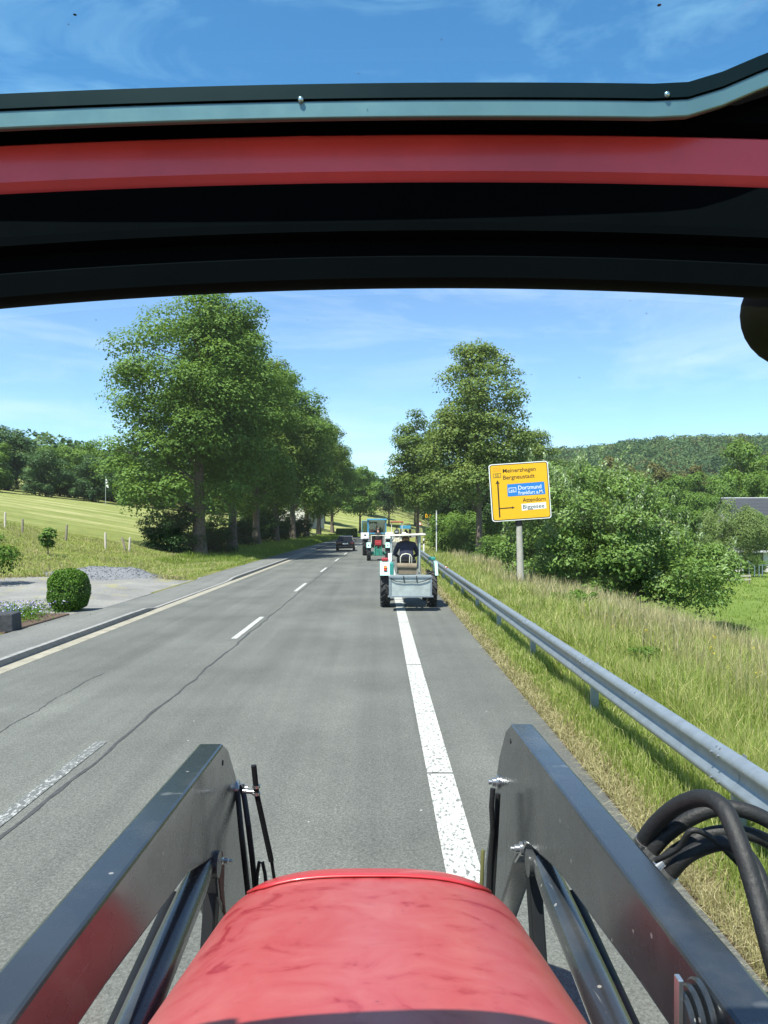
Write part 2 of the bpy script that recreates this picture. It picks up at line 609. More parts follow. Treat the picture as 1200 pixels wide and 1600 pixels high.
def bend(Y):
    """the road drifts and then bends to the right"""
    Y = np.asarray(Y, dtype=float)
    near = 0.6 * (np.maximum(Y, 0) / 94.0) ** 2
    d = Y - 94
    far = 0.6 + 0.0128 * d + 0.00088 * d * d
    return np.where(Y < 94, near, far)


CR_R = [-0.7, -0.3, 0.0, 0.1, 0.227, 0.30, 0.373, 0.5, 0.8]
CR_P = [40, 45, 55, 85, 112, 122, 131, 134, 140]


def height(X, Y):
    X = np.asarray(X, dtype=float)
    Y = np.asarray(Y, dtype=float)
    u = X - bend(np.minimum(Y, 220))
    left = 0.17 * np.maximum(0, -u - 12) * sst(25, 46, Y)
    left = 15 * np.tanh(left / 15)
    left = left + 0.12 * sst(-8.0, -8.6, u) * (u < 0)
    right = -2.3 * sst(4.2, 15, u) + 0.12 * np.sin(X * 0.7 + Y * 0.23) * sst(3.5, 6, u) * sst(300, 100, Y)
    back = 0.022 * np.maximum(0, Y - 95) * sst(12, 40, u) * sst(420, 260, Y)
    rise = 9.5 * sst(195, 330, Y) * sst(30, 0, X)
    r = X / np.maximum(Y, 1)
    crest = 2.5 + np.interp(r, CR_R, CR_P) * 780 / F - 9
    hill = np.where(Y > 200, crest * sst(260, 780, Y), 0)
    return np.where(u < 0, left, right + back) + rise + hill


def gz(x, y):
    return float(height(x, y))


def curve(u, Y):
    return u + float(bend(Y))


# ---------------------------------------------------------------- ground sheet
us = np.unique(np.concatenate([
    -np.geomspace(8.25, 1600, 70), [-8.2, -7.5, -6.35, -4, -2, 0, 1.5, 2.08, 2.14, 2.3],
    np.arange(2.5, 16, 0.45), np.geomspace(16.5, 1600, 60)]))
ys = np.unique(np.concatenate([np.linspace(-60, 0, 10), np.arange(1, 60, 0.9), np.geomspace(60, 2600, 90)]))
UU, YY = np.meshgrid(us, ys)
XX = UU + bend(np.minimum(YY, 260))
ZZ = height(XX, YY)
corr = (UU > -8.22) & (UU < 2.12) & (YY < 255)
ZZ = np.where(corr, -0.08, ZZ)
ZZ = ZZ + np.where(~corr & (YY < 120), 0.03 * np.sin(XX * 2.1 + 1.3 * YY) * sst(2.3, 5, np.abs(UU)) * (UU > 0), 0)
field = sst(-13.5, -15.5, UU) * sst(-0.5, 1.5, YY - (53 - 0.0 * UU) + 0.28 * (UU + 13)) + sst(170, 200, YY) * (UU < 5)
field = np.clip(field, 0, 1)
meadow = sst(9, 13, UU) * sst(300, 200, YY)
dry = sst(2.75, 2.3, UU) * (UU > 0) * (YY < 200)
GE = [(-8.2, 20.6), (-8.2, 33.6), (-11.5, 35.2), (-15, 32.6), (-20, 28.5), (-27, 27.2), (-27, 20.0), (-18, 19.6), (-11, 20.6)]


def inside(px, py, poly):
    r = np.zeros(px.shape, bool)
    j = len(poly) - 1
    for i in range(len(poly)):
        xi, yi = poly[i]
        xj, yj = poly[j]
        r ^= ((yi > py) != (yj > py)) & (px < (xj - xi) * (py - yi) / (yj - yi + 1e-9) + xi)
        j = i
    return r


ZZ = np.where(inside(XX, YY, GE) & (UU < -8.21), np.minimum(ZZ, 0.0) - 0.05, ZZ)
ground_me = grid_mesh('ground', np.stack([XX, YY, ZZ], 2), {'field': field, 'meadow': meadow, 'dry': dry})

m, t, out = newmat('ground_grass')
b = t.nodes.new('ShaderNodeBsdfPrincipled')
b.inputs['Roughness'].default_value = 0.95
b.inputs['Specular IOR Level'].default_value = 0.1
pos = t.nodes.new('ShaderNodeTexCoord').outputs['Object']
g1, _ = noise_ramp(t, 0.45, [(0.3, (0.13, 0.165, 0.035)), (0.5, (0.20, 0.215, 0.060)), (0.72, (0.33, 0.295, 0.125))], vec=pos, detail=8, rough=0.7)
mp = t.nodes.new('ShaderNodeMapping')
mp.inputs['Rotation'].default_value = (0, 0, 0.10)
mp.inputs['Scale'].default_value = (0.022, 0.105, 0)
t.links.new(pos, mp.inputs['Vector'])
st, _ = noise_ramp(t, 2.2, [(0.34, (0.165, 0.200, 0.055)), (0.5, (0.215, 0.240, 0.075)), (0.62, (0.34, 0.335, 0.150))], vec=mp.outputs[0], detail=5, rough=0.7)
f2, _ = noise_ramp(t, 0.9, [(0.3, (0.82, 0.82, 0.82)), (0.7, (1.15, 1.15, 1.1))], vec=pos, detail=6)
st = mixcol(t, 1.0, st, f2, 'MULTIPLY')
md, _ = noise_ramp(t, 0.5, [(0.3, (0.105, 0.165, 0.030)), (0.7, (0.175, 0.235, 0.055))], vec=pos, detail=7, rough=0.7)
dr, _ = noise_ramp(t, 4.0, [(0.35, (0.16, 0.11, 0.065)), (0.65, (0.34, 0.26, 0.15))], vec=pos, detail=6)


def attr(name):
    a = t.nodes.new('ShaderNodeAttribute')
    a.attribute_name = name
    return a.outputs['Fac']


c = mixcol(t, attr('field'), g1, st)
c = mixcol(t, attr('meadow'), c, md)
c = mixcol(t, attr('dry'), c, dr)
t.links.new(c, b.inputs['Base Color'])
_, nb = noise_ramp(t, 7, [(0, (0, 0, 0)), (1, (1, 1, 1))], vec=pos, detail=8, rough=0.8)
bp = t.nodes.new('ShaderNodeBump')
bp.inputs['Strength'].default_value = 0.9
bp.inputs['Distance'].default_value = 0.12
t.links.new(nb.outputs['Fac'], bp.inputs['Height'])
t.links.new(bp.outputs[0], b.inputs['Normal'])
t.links.new(b.outputs[0], out.inputs[0])
M['ground'] = m
tag(link('ground', ground_me, None, [M['ground']]), kind='structure')


def ribbon(name, u0, u1, y0, y1, z, mat, parent=None, step=2.0, nu=2, zf=None, kind=None):
    n = max(2, int((y1 - y0) / step) + 1)
    yy = np.linspace(y0, y1, n)
    uu = np.linspace(u0, u1, nu)
    U, Y = np.meshgrid(uu, yy)
    X = U + bend(Y)
    Z = np.full_like(X, z) if zf is None else zf(U, Y)
    o = link(name, grid_mesh(name, np.stack([X, Y, Z], 2)), parent, [mat])
    if kind: o['kind'] = kind
    return o


road = ribbon('road', -6.35, 2.10, -30, 262, 0.0, M['asphalt'], nu=5, kind='structure')
ribbon('gutter_strip', -6.66, -6.35, -30, 255, 0.004, M['gutter'], road, nu=2)
# resurfacing seam: a wavering bitumen line
n = 420
yy = np.linspace(1, 110, n)
wob = 0.02 * np.sin(yy * 1.7) + 0.015 * np.sin(yy * 4.1) + rng.normal(0, .006, n)
wob2 = wob * .8 + rng.normal(0, .010, n)
P = np.stack([np.stack([-3.02 + wob + bend(yy), yy, np.full(n, 0.005)], 1), np.stack([-2.982 + wob2 + bend(yy), yy, np.full(n, 0.005)], 1)], 1)
link('asphalt_seam', grid_mesh('asphalt_seam', P), road, [M['seam']])
yy = np.linspace(2, 13, 160)
wob = 0.05 * np.sin(yy * 0.9) + 0.02 * np.sin(yy * 5) + rng.normal(0, .008, 160)
P = np.stack([np.stack([-4.62 + wob, yy, np.full(160, 0.005)], 1), np.stack([-4.608 + wob + rng.normal(0, .004, 160), yy, np.full(160, 0.005)], 1)], 1)
link('asphalt_crack', grid_mesh('asphalt_crack', P), road, [M['seam']])
# edge line in 6 m lengths with small joints, centre dashes 4 m on / 8 m off
y = 1.75
while y < 180:
    ribbon('edge_line', 0.48, 0.74, y, y + 5.96, 0.006, M['line'], road, step=1.0)
    y += 6.0
y = 4.85 - 12
while y < 75:
    ribbon('centre_dash', -3.26, -3.13, y, y + 4.0, 0.007, M['dash'] if y < 10 else M['dash_fresh'], road)
    y += 12.0
y = 74
while y < 200:
    ribbon('centre_dash', -3.26, -3.13, y, y + 4.0, 0.007, M['dash_fresh'], road)
    y += 6.5


def kerb_top(Y):
    Y = np.asarray(Y, dtype=float)
    return 0.12 - 0.09 * (sst(21.8, 23.0, Y) - sst(33.5, 35.5, Y))


pv = ribbon('pavement', -8.22, -6.78, -30, 250, 0, M['asphalt_walk'], step=0.8, nu=4, kind='structure',
            zf=lambda U, Y: kerb_top(Y) - 0.004 + 0.006 * np.sin(Y * 0.7 + U))
kerb = MB()
kerb.box((-6.72, -10, 0.02), (0.12, 34, 0.2)).build('kerb', M['kerb'])
kb = bpy.data.objects['kerb']
kb['kind'] = 'structure'
kstone = MB().box((0, 0, -0.07), (0.12, 0.992, 0.14)).mesh('kerb_stone')
for i in range(70):
    Y = 7.5 + i
    o = link('kerb_stone', kstone, kb)
    if i == 0: kstone.materials.append(M['kerb'])
    z1, z2 = float(kerb_top(Y - .5)), float(kerb_top(Y + .5))
    o.location = (curve(-6.72, Y), Y, (z1 + z2) / 2 + random.uniform(-.003, .003))
    o.rotation_euler = (math.atan2(z2 - z1, 1), 0, 0)
ribbon('far_kerb', -6.78, -6.66, 77.5, 240, 0.12, M['kerb'], kb, step=4)

# gravel drive beside the pavement and the heap of chippings
ge = GE
m, t, out = newmat('gravel')
b = t.nodes.new('ShaderNodeBsdfPrincipled')
b.inputs['Roughness'].default_value = 0.95
pos = t.nodes.new('ShaderNodeTexCoord').outputs['Object']
a1, _ = noise_ramp(t, 0.5, [(0.3, (0.15, 0.148, 0.14)), (0.7, (0.27, 0.26, 0.235))], vec=pos, detail=8, rough=0.7)
a2, n2 = noise_ramp(t, 22, [(0.35, (0.7, 0.7, 0.7)), (0.65, (1.2, 1.2, 1.2))], vec=pos, detail=5)
c = mixcol(t, 1.0, a1, a2, 'MULTIPLY')
gg, _ = noise_ramp(t, 0.8, [(0.56, (0, 0, 0)), (0.66, (0.75, 0.75, 0.75))], vec=pos, detail=8)
c = mixcol(t, gg, c, (0.27, 0.25, 0.09))
t.links.new(c, b.inputs['Base Color'])
bp = t.nodes.new('ShaderNodeBump')
bp.inputs['Strength'].default_value = 0.8
bp.inputs['Distance'].default_value = 0.03
t.links.new(n2.outputs['Fac'], bp.inputs['Height'])
t.links.new(bp.outputs[0], b.inputs['Normal'])
t.links.new(b.outputs[0], out.inputs[0])
M['gravel'] = m

xs, ys2 = np.linspace(-27, -8.19, 58), np.arange(19, 36, 0.35)
GX, GY = np.meshgrid(xs, ys2)
keep = inside(GX + 0.25 * np.sin(GY * 2.3), GY + 0.3 * np.sin(GX * 1.7), [(-7.6 if q[0] == -8.2 else q[0], q[1]) for q in ge])
wk = sst(-8.2, -10.5, GX)
GZ = np.maximum(height(GX, GY), 0.10) * wk + kerb_top(GY) * (1 - wk) + 0.02 * np.sin(GX * 1.3 + GY) * wk + np.where(keep, 0.02 * wk - 0.003, -0.25 * wk - 0.05)
tag(link('gravel_drive', grid_mesh('gravel_drive', np.stack([GX, GY, GZ], 2)), None, [M['gravel']]), kind='structure')

# grey heap of chippings at the back of the drive: mound with loose stones
hx, hy = np.meshgrid(np.linspace(-3.0, 3.0, 60), np.linspace(-1.9, 1.9, 36))
hz = 0.50 * np.exp(-((hx / 1.8) ** 2 + (hy / 0.95) ** 2)) + 0.2 * np.exp(-(((hx - 1.5) / 0.8) ** 2 + (hy / 0.8) ** 2))
hz += 0.02 * rng.standard_normal(hx.shape) * (hz > 0.08) - 0.05
HX0, HY0 = -12.4, 34.6
hz = hz + np.maximum(height(HX0 + hx, HY0 + hy), .10)
hroot = link('gravel_heap', grid_mesh('gravel_heap', np.stack([hx, hy, hz], 2)), None, [M['gravel_heap']])
hroot.location = (HX0, HY0, 0)
tag(hroot, 'low grey heap of loose chippings at the back of the gravel drive', 'gravel heap')
oct_v = np.array([[1, 0, 0], [-1, 0, 0], [0, 1, 0], [0, -1, 0], [0, 0, 1], [0, 0, -1]], float)
oct_f = [(0, 2, 4), (2, 1, 4), (1, 3, 4), (3, 0, 4), (2, 0, 5), (1, 2, 5), (3, 1, 5), (0, 3, 5)]
tri = []
for k in range(3500):
    i, j = rng.integers(0, 36), rng.integers(0, 60)
    if np.hypot(hx[i, j] / 2.9, hy[i, j] / 1.75) > rng.uniform(.6, 1): continue
    s = rng.uniform(0.012, 0.038)
    vv = oct_v * s * rng.uniform(0.6, 1.2, 3) @ np.array(Matrix.Rotation(rng.uniform(0, 6), 3, Vector(rng.standard_normal(3))))
    vv = vv + np.array([hx[i, j] + rng.uniform(-.06, .06), hy[i, j] + rng.uniform(-.06, .06), hz[i, j] + 0.008])
    for f in oct_f: tri += [vv[f[0]], vv[f[1]], vv[f[2]]]
st_o = link('loose_stones', np_mesh('loose_stones', np.array(tri), 3, rng.random(len(tri) // 3)), hroot, [M['gravel_heap']])
st_o['kind'] = 'stuff'

# ------------------------------------------------------------------ leaves, trees, shrubs


def unit(v):
    return v / np.maximum(np.linalg.norm(v, axis=-1, keepdims=True), 1e-9)


def leaf_quads(P, Nrm, size, aspect=0.6, dirs=None, fold=0.15):
    """kite-shaped leaves at P facing Nrm; returns (n*4,3)"""
    n = len(P)
    if dirs is None: dirs = rng.standard_normal((n, 3))
    T = dirs - (dirs * Nrm).sum(1, keepdims=True) * Nrm
    T = unit(T)
    B = np.cross(Nrm, T)
    s = np.asarray(size).reshape(-1, 1) * np.ones((n, 1))
    a = P - T * s * 0.5
    b_ = P + B * s * 0.5 * aspect + Nrm * s * fold - T * s * 0.05
    c_ = P + T * s * 0.5
    d_ = P - B * s * 0.5 * aspect + Nrm * s * fold - T * s * 0.05
    return np.stack([a, b_, c_, d_], 1).reshape(-1, 3)


def crown_leaves(C, Rd, nleaf, size, flat=0.75, upb=0.5, rnd=0.5, fill=0.2, aspect=0.75, vbias=0.0):
    """C clump centres (k,3), Rd radii; leaves sit on shells of the clumps"""
    k = len(C)
    w = Rd ** 2
    idx = rng.choice(k, nleaf, p=w / w.sum())
    D = unit(rng.standard_normal((nleaf, 3)))
    D[:, 2] = np.where((D[:, 2] < 0) & (rng.random(nleaf) < 0.55), -D[:, 2], D[:, 2])
    rad = Rd[idx] * np.where(rng.random(nleaf) < fill, rng.random(nleaf) ** 0.5 * 0.8, rng.uniform(0.78, 1.12, nleaf))
    lump = 1 + 0.22 * np.sin(D[:, 0] * 5 + idx) * np.cos(D[:, 1] * 4.3 + idx * 1.7)
    O = D * (rad * lump)[:, None]
    O[:, 2] *= flat
    P = C[idx] + O
    Nn = unit(D * 0.75 + np.array([0, 0, upb]) + rnd * rng.standard_normal((nleaf, 3)) * 0.6)
    sz = size * rng.uniform(0.65, 1.3, nleaf)
    cl = rng.random(k)
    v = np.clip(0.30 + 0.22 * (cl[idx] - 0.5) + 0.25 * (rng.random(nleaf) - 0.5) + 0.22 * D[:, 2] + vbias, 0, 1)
    return leaf_quads(P, Nn, sz, aspect), v


def ellip_clumps(n, cx, cy, cz, rx, ry, rz, rc, shape=2.2, low=-0.9, inner=0.25):
    out = []
    while len(out) < n:
        d = unit(rng.standard_normal(3))
        if d[2] < low: continue
        r = rng.uniform(0.72, 1.0) if rng.random() > inner else rng.uniform(0.2, 0.7)
        out.append((cx + d[0] * rx * r, cy + d[1] * ry * r, cz + d[2] * rz * r))
    C = np.array(out)
    Rd = rc * rng.uniform(0.7, 1.25, n)
    return C, Rd


def trunk_mb(H, r, C, lean=0.0, nl=14, split=0.25):
    """tapered trunk with limbs that reach for the clumps"""
    mb = MB()
    top = H * 0.82
    pts, rs = [], []
    k = 9
    ox, oy = rng.uniform(-1, 1, 2) * lean
    for i in range(k):
        s = i / (k - 1)
        pts.append((ox * s * s + 0.10 * r * math.sin(5 * s + ox), oy * s * s + 0.1 * r * math.cos(4 * s), top * s))
        rs.append(r * (1.35 if i == 0 else 1) * (1 - 0.86 * s))
    mb.tube(pts, rs, 10)
    far = C[rng.permutation(len(C))[:nl]]
    for c in far:
        zb = max(H * split, min(c[2] - 0.35 * math.hypot(c[0], c[1]) - 0.6, top * 0.85))
        s = zb / top
        p0 = Vector((ox * s * s, oy * s * s, zb))
        p3 = Vector(c)
        mid = p0.lerp(p3, 0.45) + Vector((0, 0, 0.12 * (p3 - p0).length))
        r0 = r * (1 - 0.8 * s) * 0.5
        mb.tube([p0, p0.lerp(mid, .5), mid, mid.lerp(p3, .6), p3], [r0, r0 * .8, r0 * .6, r0 * .35, r0 * .12], 6)
    return mb


def make_tree(name, C, Rd, H, r, nleaf, size, leaf, bark, seedlean=0.3, nl=14, split=0.25, **kw):
    root = empty(name)
    tk = trunk_mb(H, r, C, seedlean, nl, split).build('trunk', M[bark], root, smooth=60)
    Q, v = crown_leaves(C, Rd, nleaf, size, **kw)
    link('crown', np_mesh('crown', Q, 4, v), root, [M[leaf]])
    return root


def place(o, x, y, rz=0, s=1.0, z=None, sz=None, label=None, cat=None, group=None):
    o.location = (x, y, (gz(x, y) - 0.05) if z is None else z)
    o.rotation_euler = (0, 0, rz)
    o.scale = (s, s, sz or s)
    return tag(o, label, cat, group)


# --- the largest maple on the verge (hero)
rng = np.random.default_rng(21)
C1, R1 = ellip_clumps(115, -0.1, 0, 11.4, 4.5, 4.3, 6.1, 1.35)
C2, R2 = ellip_clumps(46, -0.6, 0, 6.4, 5.0, 4.6, 3.6, 1.25)
C3, R3 = ellip_clumps(14, 1.6, 0, 15.2, 2.4, 2.4, 2.2, 1.1)
C4, R4 = ellip_clumps(16, -2.6, -0.6, 4.4, 2.2, 2.2, 1.5, 0.95)
C5, R5 = ellip_clumps(8, 2.4, -0.8, 5.0, 1.6, 1.6, 1.0, 0.9)
C = np.concatenate([C1, C2, C3, C4, C5]); Rr = np.concatenate([R1, R2, R3, R4, R5])
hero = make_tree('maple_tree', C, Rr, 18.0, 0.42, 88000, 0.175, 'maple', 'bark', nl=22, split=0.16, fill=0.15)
place(hero, -12.9, 55, 0.0, 1.16, sz=1.06, label='largest bushy maple with a thick bare trunk, beside the end of the field fence', cat='tree', group='maples in the roadside row')

C1, R1 = ellip_clumps(80, 0, 0, 12.0, 4.6, 4.6, 6.6, 1.45)
C2, R2 = ellip_clumps(34, 0, 0, 6.2, 4.6, 4.6, 3.2, 1.2)
C = np.concatenate([C1, C2]); Rr = np.concatenate([R1, R2])
mapA = make_tree('maple_tree', C, Rr, 19.0, 0.36, 42000, 0.225, 'maple', 'bark', nl=18, split=0.2)
C1, R1 = ellip_clumps(90, 0.4, 0, 12.4, 5.0, 4.6, 7.0, 1.4)
C2, R2 = ellip_clumps(30, 0, 0, 6.0, 4.4, 4.4, 3.0, 1.2)
C = np.concatenate([C1, C2]); Rr = np.concatenate([R1, R2])
mapB = make_tree('maple_tree', C, Rr, 20.0, 0.36, 42000, 0.24, 'mapleyellow', 'bark', nl=18, split=0.2, vbias=0.02)
LBL = 'tall leafy maple in the dense roadside row, beyond the largest one'
GRP = 'maples in the roadside row'
row = [(mapA, -12.6, 66, 0.3, 1.0), (mapB, -12.4, 78, 1.9, 1.02), (mapA, -12.2, 91, 2.4, 1.08), (mapA, -11.9, 106, 4.0, 1.1), (mapB, -11.5, 122, 5.1, 1.05),
       (mapA, -11.0, 141, 1.1, 1.05), (mapA, -10.0, 165, 3.3, 0.98)]
used = set()
ORD = ['first', 'second', 'third', 'fourth', 'fifth', 'sixth', 'seventh']
for ri, (src, x, y, rz, s) in enumerate(row):
    o = copy_tree(src) if src.name in used else src
    used.add(src.name)
    if src is mapB:
        place(o, x, y, rz, s * 1.1, sz=s, label='yellowish-tinged maple, %s tree after the largest one in the roadside row' % ORD[ri], cat='tree', group=GRP)
    else:
        place(o, x, y, rz, s * 1.12, sz=s, label='tall green maple, %s tree after the largest one in the roadside row' % ORD[ri], cat='tree', group=GRP)
        if int(y) % 2:
            for ch in o.children:
                if ch.name.startswith('crown'):
                    ch.material_slots[0].link = 'OBJECT'
                    ch.material_slots[0].material = M['maple2']

# --- trees on the guardrail side
rng = np.random.default_rng(5)
C1, R1 = ellip_clumps(95, 0, 0, 10.0, 3.0, 2.8, 5.0, 0.9, inner=0.3)
C2, R2 = ellip_clumps(70, 0.2, 0, 6.8, 3.8, 3.6, 3.0, 0.9, inner=0.3)
C3, R3 = ellip_clumps(8, 0.0, 0, 13.6, 1.2, 1.2, 1.5, 0.8)
C = np.concatenate([C1, C2, C3]); Rr = np.concatenate([R1, R2, R3])
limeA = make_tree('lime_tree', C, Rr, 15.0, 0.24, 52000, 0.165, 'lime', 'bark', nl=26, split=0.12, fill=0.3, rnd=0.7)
place(limeA, 7.3, 56, 0.2, 1.16, sz=1.06, label='tallest slender tree beyond the guardrail with airy upright crown', cat='tree', group='trees on the guardrail side')
C1, R1 = ellip_clumps(70, 0, 0, 9.8, 3.4, 3.3, 4.8, 1.05, inner=0.3)
C2, R2 = ellip_clumps(30, 0, 0, 6.0, 3.9, 3.7, 2.4, 1.0, inner=0.3)
C = np.concatenate([C1, C2]); Rr = np.concatenate([R1, R2])
limeB = make_tree('lime_tree', C, Rr, 14.5, 0.22, 22000, 0.25, 'mapleyellow', 'bark', nl=20, split=0.14, fill=0.25)
place(limeB, 4.9, 97, 0.9, 1.06, sz=1.12, label='conical pale-trunked roadside tree next along after the tallest slender one', cat='tree', group='trees on the guardrail side')
o = place(copy_tree(limeA), 12.3, 61, 2.2, 0.78, label='smaller airy tree close behind the tallest slender tree, above the road sign', cat='tree', group='trees on the guardrail side')

C1, R1 = ellip_clumps(50, 0, 0, 8.0, 4.2, 4.2, 5.2, 1.4)
dkA = make_tree('broadleaf_tree', C1, R1, 12.5, 0.25, 15000, 0.33, 'darkleaf', 'barkdark', nl=12, split=0.14)
C1, R1 = ellip_clumps(50, 0, 0, 8.5, 4.4, 4.4, 5.0, 1.35)
dkB = make_tree('broadleaf_tree', C1, R1, 13.0, 0.25, 15000, 0.33, 'maple', 'barkdark', nl=12, split=0.2)
GD = 'trees closing the view at the road bend'
LD = 'dark leafy tree in the group closing off the road bend'
first = {dkA.name, dkB.name}
for src, x, y, rz, s in [(dkA, 11.5, 82, 0, 0.7), (dkA, 11.5, 118, 1, 0.85), (dkA, 13, 140, 2, 1.15), (dkB, 13.5, 165, 3, 1.25), (dkA, 21, 190, 4, 1.3), (dkA, 3, 232, 5, 1.25),
                         (dkB, 11.5, 245, 0.5, 1.35), (dkA, -2.5, 255, 1.5, 1.1), (dkB, 18, 225, 2.5, 1.3), (dkA, 27, 170, 3.5, 1.1), (dkA, 36, 215, 0.3, 1.2)]:
    o = src if src.name in first else copy_tree(src)
    first.discard(src.name)
    place(o, x, y, rz, s, label=LD, cat='tree', group=GD)
place(copy_tree(dkB), -4.6, 188, 0.6, 1.22, label='lone dark-trunked tree standing by the clipped hedge at the far field', cat='tree')
place(copy_tree(dkB), -14.5, 205, 0.6, 1.1, label='round dark tree in the far field behind the clipped hedge', cat='tree')

C1, R1 = ellip_clumps(34, 0, 0, 6.6, 4.6, 4.4, 5.0, 1.5, low=-1)
C2, R2 = ellip_clumps(26, 0, 0, 2.6, 5.2, 4.6, 2.4, 1.4, low=-1)
wdA = make_tree('wood_tree', np.concatenate([C1, C2]), np.concatenate([R1, R2]), 11.5, 0.2, 14000, 0.40, 'maple', 'barkdark', nl=8, vbias=-.05)
C1, R1 = ellip_clumps(36, 0, 0, 6.4, 5.0, 4.4, 5.2, 1.6, low=-1)
C2, R2 = ellip_clumps(24, 0, 0, 2.6, 5.0, 4.6, 2.4, 1.3, low=-1)
wdB = make_tree('wood_tree', np.concatenate([C1, C2]), np.concatenate([R1, R2]), 11.5, 0.2, 14000, 0.40, 'wood_far', 'barkdark', nl=8, vbias=.1)
# --- wood along the upper edge of the mown field
GW = 'trees of the wood above the mown field'
wl = [(-60, 118, 0.72), (-66, 112, 0.95), (-73, 122, 1.0), (-55, 127, 0.7), (-50, 134, 0.72), (-46, 142, 0.75), (-58, 140, 0.9), (-42, 150, 0.72), (-52, 150, 0.95), (-66, 136, 1.0),
      (-38, 158, 0.75), (-46, 163, 0.95), (-35, 168, 0.85), (-76, 140, 1.05), (-60, 155, 1.1), (-31, 180, 0.9), (-84, 128, 1.05), (-54, 170, 1.15), (-40, 182, 1.1)]
for i, (x, y, s) in enumerate(wl):
    place([wdA, wdB][i] if i < 2 else copy_tree([wdA, wdB][(i * 7 // 3) % 2]), x, y, i * 1.3, s * 1.0, sz=s * 0.92, label='leafy tree in the wood along the top edge of the mown field', cat='tree', group=GW)


# --- shrubs
rng = np.random.default_rng(8)
def make_shrub(name, rx, ry, rz, n, rc, nleaf, size, leaf, aspect=0.6, stems=9, **kw):
    root = empty(name)
    C, Rd = ellip_clumps(n, 0, 0, rz * 0.45, rx, ry, rz * 0.55, rc, low=-0.75)
    Q, v = crown_leaves(C, Rd, nleaf, size, aspect=aspect, **kw)
    link('foliage', np_mesh('foliage', Q, 4, v), root, [M[leaf]])
    mb = MB()
    for c in C[rng.permutation(len(C))[:stems]]:
        mb.tube([(rng.uniform(-.15, .15), rng.uniform(-.15, .15), -0.1), (c[0] * .5, c[1] * .5, c[2] * .6), tuple(c)], [0.04, 0.025, 0.01], 5)
    so_ = mb.build('stems', M['barkdark'], root)
    if name == 'weed': so_['kind'] = 'stuff'
    return root


shA = make_shrub('shrub', 1.7, 1.5, 2.6, 22, 0.65, 7000, 0.15, 'darkleaf', fill=0.3)
shB = make_shrub('shrub', 1.8, 1.6, 3.4, 24, 0.75, 8000, 0.16, 'maple', fill=0.3)
GS = 'undergrowth shrubs between the roadside trunks'
first = {shA.name, shB.name}
for src, x, y, rz, s, lb in [(shA, -14.6, 54.5, 0, 1.15, 'undergrowth'), (shA, -12.0, 57.5, 1, 0.8, 'u'), (shA, -15.8, 58, 2, 1.0, 'u'), (shA, -13.2, 72, 1.1, 1.0, 'u'), (shA, -13.6, 84, 0.2, 1.1, 'u'),
                             (shA, -12.9, 97, 2.1, 1.1, 'u'), (shA, -12.2, 112, 2.9, 1.2, 'u'), (shA, -14.5, 64, 2.9, 1.1, 'u'), (shA, -13.5, 128, 2.9, 1.3, 'u'), (shA, -14.5, 90, 2.9, 1.4, 'u'), (shA, -15, 106, 2.9, 1.5, 'u')]:
    o = src if src.name in first else copy_tree(src)
    first.discard(src.name)
    place(o, x, y, rz, s, label='dark undergrowth shrub between the trunks of the roadside maples', cat='shrub', group=GS)
GS2 = 'shrubs below the trees on the guardrail side'
for i, (x, y, rz, s) in enumerate([(5.8, 62, 0, 1.0), (8.8, 58, 1, 1.05), (10.2, 52, 2, 1.0), (7.4, 70, 3, 1.15), (7.6, 50, 0.5, 0.7), (8.0, 84, 1.5, 1.2), (9.2, 45, 4.1, 0.85), (11.5, 47, 1.2, 1.05), (8.6, 102, 0.3, 1.1), (13.5, 52, 2.2, 1.2), (16, 58, 2.2, 1.2)]):
    o = shB if shB.name in first else copy_tree(shB)
    first.discard(shB.name)
    place(o, x, y, rz, s, label='green shrub in the thicket under the slender trees beyond the guardrail', cat='shrub', group=GS2)

# big sallow bush behind the road sign, with pale upright shoots
root = empty('sallow_bush')
C1, R1 = ellip_clumps(60, -0.3, 0, 2.0, 2.3, 2.2, 2.7, 0.62, low=-0.8)
C2, R2 = ellip_clumps(34, 1.9, -0.4, 1.0, 1.9, 1.8, 1.7, 0.55, low=-0.8)
C = np.concatenate([C1, C2]); Rr = np.concatenate([R1, R2])
Q, v = crown_leaves(C, Rr, 52000, 0.12, aspect=0.5, fill=0.25, rnd=1.0)
# shoots: leaves along upright twigs poking out of the crown
tops = C[C[:, 2] > 1.6]
sP, sN, sD, sv = [], [], [], []
stm = MB()
for c in np.concatenate([tops, tops, tops, tops]):
    b0 = c + rng.uniform(-.6, .6, 3) * [1, 1, 0.3]
    d = unit(np.array([rng.normal(0, .25) + 0.1 * c[0], rng.normal(0, .25), 1.0]))
    ln = rng.uniform(0.5, 1.25)
    stm.tube([b0, b0 + d * ln], [0.012, 0.004], 4)
    nl = int(ln * 46)
    s = rng.uniform(0.1, 1.0, nl) * ln
    off = unit(rng.standard_normal((nl, 3)))
    sP.append(b0 + d * s[:, None] + off * 0.06)
    sN.append(unit(off + rng.standard_normal((nl, 3)) * 0.5))
    sD.append(unit(off * 0.5 + d))
    sv.append(np.clip(0.45 + 0.5 * (s / ln) * rng.random(nl), 0, 1))
sP, sN, sD, sv = np.concatenate(sP), np.concatenate(sN), np.concatenate(sD), np.concatenate(sv)
Q2 = leaf_quads(sP, sN, 0.11 * rng.uniform(0.7, 1.2, len(sP)), 0.45, sD)
link('foliage', np_mesh('foliage', np.concatenate([Q, Q2]), 4, np.concatenate([v, sv])), root, [M['sallow']])
for c in C[rng.permutation(len(C))[:16]]:
    stm.tube([(rng.uniform(-.4, .4), rng.uniform(-.4, .4), -0.2), (c[0] * .5, c[1] * .5, c[2] * .6), tuple(c)], [0.05, 0.03, 0.01], 5)
